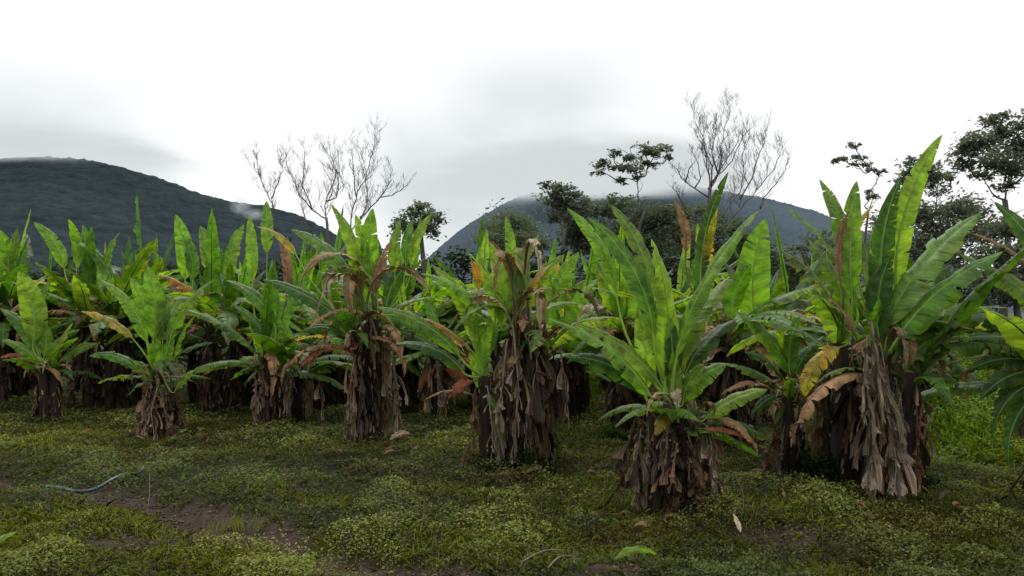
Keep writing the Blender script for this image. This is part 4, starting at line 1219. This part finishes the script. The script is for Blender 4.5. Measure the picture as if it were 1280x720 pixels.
# young banana shoot at the lower left corner
rt = on_ground(-30, 705); root = thing('banana_shoot', 'young banana shoot cut by the lower left corner, one bright leaf tip showing', 'banana shoot', rt)
Y0 = rt.y; rnd = random.Random(4)
authored(root, rt, Y0, [P(-30, 690, Y0)], [(-25, 690, 21, 665, 16, 'lime', dict(r=.05, d=-.1, a=.1, br=.05, f=.8)), (-32, 680, -45, 640, 16, 'bright', dict(r=.1)), (-30, 685, -10, 640, 0.01, 'bright', dict(r=.1))][:2], rnd)
V = []; Fc = []; tube(V, Fc, [Vector((0, 0, -.05)), P(-30, 690, Y0)-rt], [.03, .02], 8); mesh_obj('stem', V, Fc, M_pet, root)

# ------------------------------------------------------------------ mountains
def mtmat(name, c1, c2, haze, hz):  # bluish haze of distance is mixed into both slope colours
    m, nt = mat(name); tc = nt.nodes.new('ShaderNodeTexCoord')
    n = noise(nt, tc.outputs['Object'], .035, 8, .72); n2 = noise(nt, tc.outputs['Object'], .004, 4, .6)
    k = mathn(nt, 'ADD', mathn(nt, 'MULTIPLY', n, .75), mathn(nt, 'MULTIPLY', n2, .35))
    r = ramp(nt, k, [(.38, c1), (.72, c2)])
    p = nt.nodes.new('ShaderNodeBsdfPrincipled'); p.inputs['Roughness'].default_value = 1; p.inputs['Specular IOR Level'].default_value = 0
    nt.links.new(r.outputs[0], p.inputs['Base Color'])
    nt.links.new(bump(nt, n, .7, 8), p.inputs['Normal'])
    out(nt, p.outputs[0]); return m
def ridge(name, prof, Yr, depth, back, m, label, seed, rough):
    xs = np.array([p[0] for p in prof], float); ys = np.array([p[1] for p in prof], float)
    u = np.linspace(xs[0], xs[-1], 520); h = np.interp(u, xs, ys)
    kern = np.hanning(19); kern /= kern.sum(); hp = np.pad(h, 9, mode='edge'); h = np.convolve(hp, kern, 'valid')
    v = np.linspace(0, 1, 110)
    U, W = np.meshgrid(u, v)
    Yg = Yr-depth+W*(depth+back)
    X = (U-640)/F*Yr*(.65+.35*Yg/Yr)
    H = (HOR-np.interp(U, u, h))/F*Yr+CAMZ
    q = np.clip((Yg-(Yr-depth))/depth, 0, 1); qb = np.clip((Yg-Yr)/back, 0, 1)
    shape = np.where(Yg <= Yr, (q**1.15), 1-.6*qb)
    gul0 = -np.abs(fbm(X/230.+seed*3, Yg/900.+1, 4)-.5)*rough*9*q*(1-q)*2
    gul = (fbm(X/170.+seed, Yg/420., 4)-.5)*rough*6*q*(1-q)*2
    tn = (np.maximum(fbm(X/9.+seed, Yg/12.+2, 3), .45)-.5)*rough*.7
    Z = H*shape+(gul+gul0)*np.clip(H/60, 0, 1)+tn*np.clip(q*4, 0, 1)-3
    nx, ny = len(u), len(v); idx = np.arange(nx*ny).reshape(ny, nx)
    T = np.stack([idx[:-1, :-1], idx[:-1, 1:], idx[1:, 1:], idx[1:, :-1]], -1).reshape(-1, 4)
    o = bulk(name, np.stack([X, Yg, Z], -1).reshape(-1, 3), T, m, None, k=4)
    tag(o, label, kind='structure')
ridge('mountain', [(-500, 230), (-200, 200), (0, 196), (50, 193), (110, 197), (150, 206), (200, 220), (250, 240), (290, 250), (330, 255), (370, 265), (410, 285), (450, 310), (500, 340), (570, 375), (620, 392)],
      1900, 1100, 600, mtmat('mountain_forest_hazed', (.013, .021, .026), (.044, .060, .064), 0, 0), 'dark forested mountain filling the left horizon, its flat top brushed by cloud', 1, 14)
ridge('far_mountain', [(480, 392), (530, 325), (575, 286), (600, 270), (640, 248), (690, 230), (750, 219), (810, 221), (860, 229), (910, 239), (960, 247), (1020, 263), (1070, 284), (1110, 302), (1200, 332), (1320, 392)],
      3400, 1700, 900, mtmat('far_forest_hazed', (.052, .074, .094), (.088, .114, .134), 0, 0), 'hazy blue-grey mountain in the middle distance, its summit lost in cloud', 5, 22)

# ------------------------------------------------------------------ low cloud on the summits
def cloudmat(name, dens, c=(.80, .83, .84), scale=1.6, soft=1.5):
    m, nt = mat(name); tc = nt.nodes.new('ShaderNodeTexCoord')
    ln = nt.nodes.new('ShaderNodeVectorMath'); ln.operation = 'LENGTH'; nt.links.new(tc.outputs['Object'], ln.inputs[0])
    f = mathn(nt, 'SUBTRACT', 1.0, ln.outputs['Value'], True)
    f = mathn(nt, 'POWER', f, soft)
    n = noise(nt, tc.outputs['Object'], scale, 4, .6)
    nn = mathn(nt, 'MULTIPLY', mathn(nt, 'SUBTRACT', n, .34), 3.5, True)
    a = mathn(nt, 'MULTIPLY', mathn(nt, 'MULTIPLY', f, nn), dens)
    # optically thick cloud: its own emission stands in for scattered light
    ab = nt.nodes.new('ShaderNodeVolumeAbsorption'); ab.inputs['Color'].default_value = (0, 0, 0, 1); nt.links.new(a, ab.inputs['Density'])
    em = nt.nodes.new('ShaderNodeEmission'); em.inputs[0].default_value = (*c, 1); nt.links.new(a, em.inputs[1])
    v = nt.nodes.new('ShaderNodeAddShader'); nt.links.new(ab.outputs[0], v.inputs[0]); nt.links.new(em.outputs[0], v.inputs[1])
    o = nt.nodes.new('ShaderNodeOutputMaterial'); nt.links.new(v.outputs[0], o.inputs['Volume'])
    return m
def puff(name, px, py, Y, rx, ry, m, label, seed, group=None, rot=0):
    V = []; Fc = []; nu, nv = 40, 20
    for j in range(nv+1):
        th = math.pi*j/nv
        for i in range(nu):
            ph = 2*math.pi*i/nu
            d = (math.sin(th)*math.cos(ph), math.sin(th)*math.sin(ph), math.cos(th))
            k = 1+.22*float(vnoise(d[0]*2+seed*3+9, d[2]*2+d[1]*1.5+9)-.5)*2
            V.append(Vector((d[0]*k, d[1]*k, d[2]*k)))
    for j in range(nv):
        for i in range(nu):
            Fc.append((j*nu+i, (j+1)*nu+i, (j+1)*nu+(i+1) % nu, j*nu+(i+1) % nu))
    o = mesh_obj(name, V, Fc, m, None, None, None, P(px, py, Y))
    o.scale = (rx/F*Y, max(rx, ry)/F*Y*.5, ry/F*Y); o.rotation_euler = (0, rot, 0)
    tag(o, label, 'cloud' if name == 'cloud' else 'mist', group); o.visible_shadow = True
    return o
M_c1 = cloudmat('cloud_vapour_emissive', .055, (.66, .70, .715), 3.4, 2.6)
M_c2 = cloudmat('cloud_dense_emissive', .16, (.67, .71, .725), 2.6, 3.0)
M_mist = cloudmat('mist_wisp', .12, (.50, .55, .58), 3.6, 1.3)  # cloud and mist greys come from their own emission
puff('cloud', 0, 178, 1800, 230, 34, M_c1, 'thin cloud lying along the flat top of the left mountain', 1, rot=0)
puff('cloud', 175, 192, 1780, 120, 28, M_c1, 'thin cloud trailing down the right shoulder of the left mountain', 2, rot=.22)
puff('cloud', 640, 216, 2950, 190, 46, M_c2, 'grey cloud bank hiding the left part of the far mountain summit', 3, rot=-.10)
puff('cloud', 765, 206, 2950, 240, 48, M_c2, 'grey cloud bank hiding the middle of the far mountain summit', 4)
puff('cloud', 745, 226, 2900, 215, 30, M_c2, 'lower pale cloud skirt hanging just under the far mountain summit', 5)
puff('cloud', 890, 222, 2950, 130, 26, M_c1, 'thin cloud at the right end of the far mountain summit', 6, rot=.12)
puff('mist_wisp', 301, 257, 1500, 17, 15, M_mist, 'small white wisp of mist rising from the left mountain slope', 7)
puff('mist_wisp', 318, 268, 1500, 18, 9, M_mist, 'fainter second wisp of mist just right of the small white one', 8)

# ------------------------------------------------------------------ sky and light
EL = math.radians(48); AZ = math.radians(-12)   # sun veiled by cloud, ahead of the camera
w = bpy.data.worlds.new('World'); scn.world = w; w.use_nodes = True
nt = w.node_tree; nt.nodes.clear()
sky = nt.nodes.new('ShaderNodeTexSky'); sky.sky_type = 'NISHITA'; sky.sun_disc = False
sky.sun_elevation = EL; sky.sun_rotation = AZ; sky.air_density = 1; sky.dust_density = 3
bgs = nt.nodes.new('ShaderNodeBackground'); nt.links.new(sky.outputs[0], bgs.inputs[0]); bgs.inputs[1].default_value = .08
tc = nt.nodes.new('ShaderNodeTexCoord'); g3 = tc.outputs['Generated']
sep = nt.nodes.new('ShaderNodeSeparateXYZ'); nt.links.new(g3, sep.inputs[0])
X_, Y_, Z_ = sep.outputs
mp = nt.nodes.new('ShaderNodeMapping'); nt.links.new(g3, mp.inputs[0]); mp.inputs['Scale'].default_value = (1.6, 1.6, 3.2); mp.inputs['Location'].default_value = (.37, .2, .15)
cn = noise(nt, mp.outputs[0], 2.3, 6, .52)
# grey bank low over the horizon, fading upward
def band(lo0, lo1, v):
    mr = nt.nodes.new('ShaderNodeMapRange'); mr.interpolation_type = 'SMOOTHSTEP'
    mr.inputs[1].default_value = lo0; mr.inputs[2].default_value = lo1; mr.inputs[3].default_value = 0; mr.inputs[4].default_value = 1
    nt.links.new(v, mr.inputs[0]); return mr.outputs[0]
low = mathn(nt, 'SUBTRACT', 1.0, band(.12, .34, Z_))
leftish = mathn(nt, 'SUBTRACT', 1.0, band(.04, .44, X_))
cl = band(.26, .74, cn)
gap = nt.nodes.new('ShaderNodeVectorMath'); gap.operation = 'DISTANCE'; nt.links.new(g3, gap.inputs[0]); gap.inputs[1].default_value = (-.28, .95, .135)
gp = mathn(nt, 'ADD', band(.05, .20, gap.outputs['Value']), .12, True)
grey = mathn(nt, 'MULTIPLY', mathn(nt, 'MULTIPLY', low, leftish), mathn(nt, 'ADD', mathn(nt, 'MULTIPLY', cl, .75), .50))
ctr = nt.nodes.new('ShaderNodeVectorMath'); ctr.operation = 'DISTANCE'; nt.links.new(g3, ctr.inputs[0]); ctr.inputs[1].default_value = (.03, .98, .17)
cv = mathn(nt, 'MULTIPLY', mathn(nt, 'SUBTRACT', 1.0, band(.03, .27, ctr.outputs['Value'])), mathn(nt, 'ADD', mathn(nt, 'MULTIPLY', cl, .50), .46))
grey = mathn(nt, 'MAXIMUM', mathn(nt, 'MULTIPLY', grey, gp), cv)
colr = ramp(nt, grey, [(0, (1.0, 1.0, 1.0)), (.35, (.91, .93, .93)), (.7, (.74, .78, .79)), (1.0, (.62, .67, .69))])
# brightness: raised behind the camera and overhead to add front fill
fr = mathn(nt, 'ADD', mathn(nt, 'MULTIPLY', band(-.6, .8, Y_), -.08), 1.05)
fr = mathn(nt, 'MULTIPLY', fr, mathn(nt, 'ADD', mathn(nt, 'MULTIPLY', band(.38, .85, Z_), .50), 1.0))   # an overcast sky is brightest overhead
soft = mathn(nt, 'ADD', mathn(nt, 'MULTIPLY', noise(nt, mp.outputs[0], 1.1, 4, .5), .12), 1.08)
st = mathn(nt, 'MULTIPLY', fr, soft)
bgc = nt.nodes.new('ShaderNodeBackground'); nt.links.new(colr.outputs[0], bgc.inputs[0]); nt.links.new(st, bgc.inputs[1])
mx = nt.nodes.new('ShaderNodeMixShader'); mx.inputs[0].default_value = .93
nt.links.new(bgs.outputs[0], mx.inputs[1]); nt.links.new(bgc.outputs[0], mx.inputs[2])
wo = nt.nodes.new('ShaderNodeOutputWorld'); nt.links.new(mx.outputs[0], wo.inputs[0])

sl = bpy.data.lights.new('sun', 'SUN'); sl.energy = 1.5; sl.angle = math.radians(14); sl.color = (1, .97, .92)
so = bpy.data.objects.new('sun', sl); col.objects.link(so)
dirv = Vector((math.sin(AZ)*math.cos(EL), math.cos(AZ)*math.cos(EL), math.sin(EL)))
so.rotation_euler = dirv.to_track_quat('Z', 'Y').to_euler(); so.location = (0, 0, 30)

cam = bpy.data.cameras.new('camera'); co = bpy.data.objects.new('camera', cam); col.objects.link(co)
cam.sensor_width = 36; cam.lens = 36*F/1280; cam.shift_y = 30/1280
cam.clip_start = .05; cam.clip_end = 20000
co.location = (0, 0, CAMZ); co.rotation_euler = (math.radians(90), 0, 0)
scn.camera = co
scn.view_settings.view_transform = 'Standard'; scn.view_settings.look = 'None'
scn.view_settings.exposure = 0; scn.view_settings.gamma = 1
cy = scn.cycles
cy.use_denoising = True; cy.volume_bounces = 1; cy.volume_step_rate = 1.0; cy.volume_max_steps = 128; cy.max_bounces = 6; cy.diffuse_bounces = 3; cy.glossy_bounces = 2; cy.transmission_bounces = 4; cy.transparent_max_bounces = 24
cy.caustics_reflective = False; cy.caustics_refractive = False; cy.sample_clamp_indirect = 4
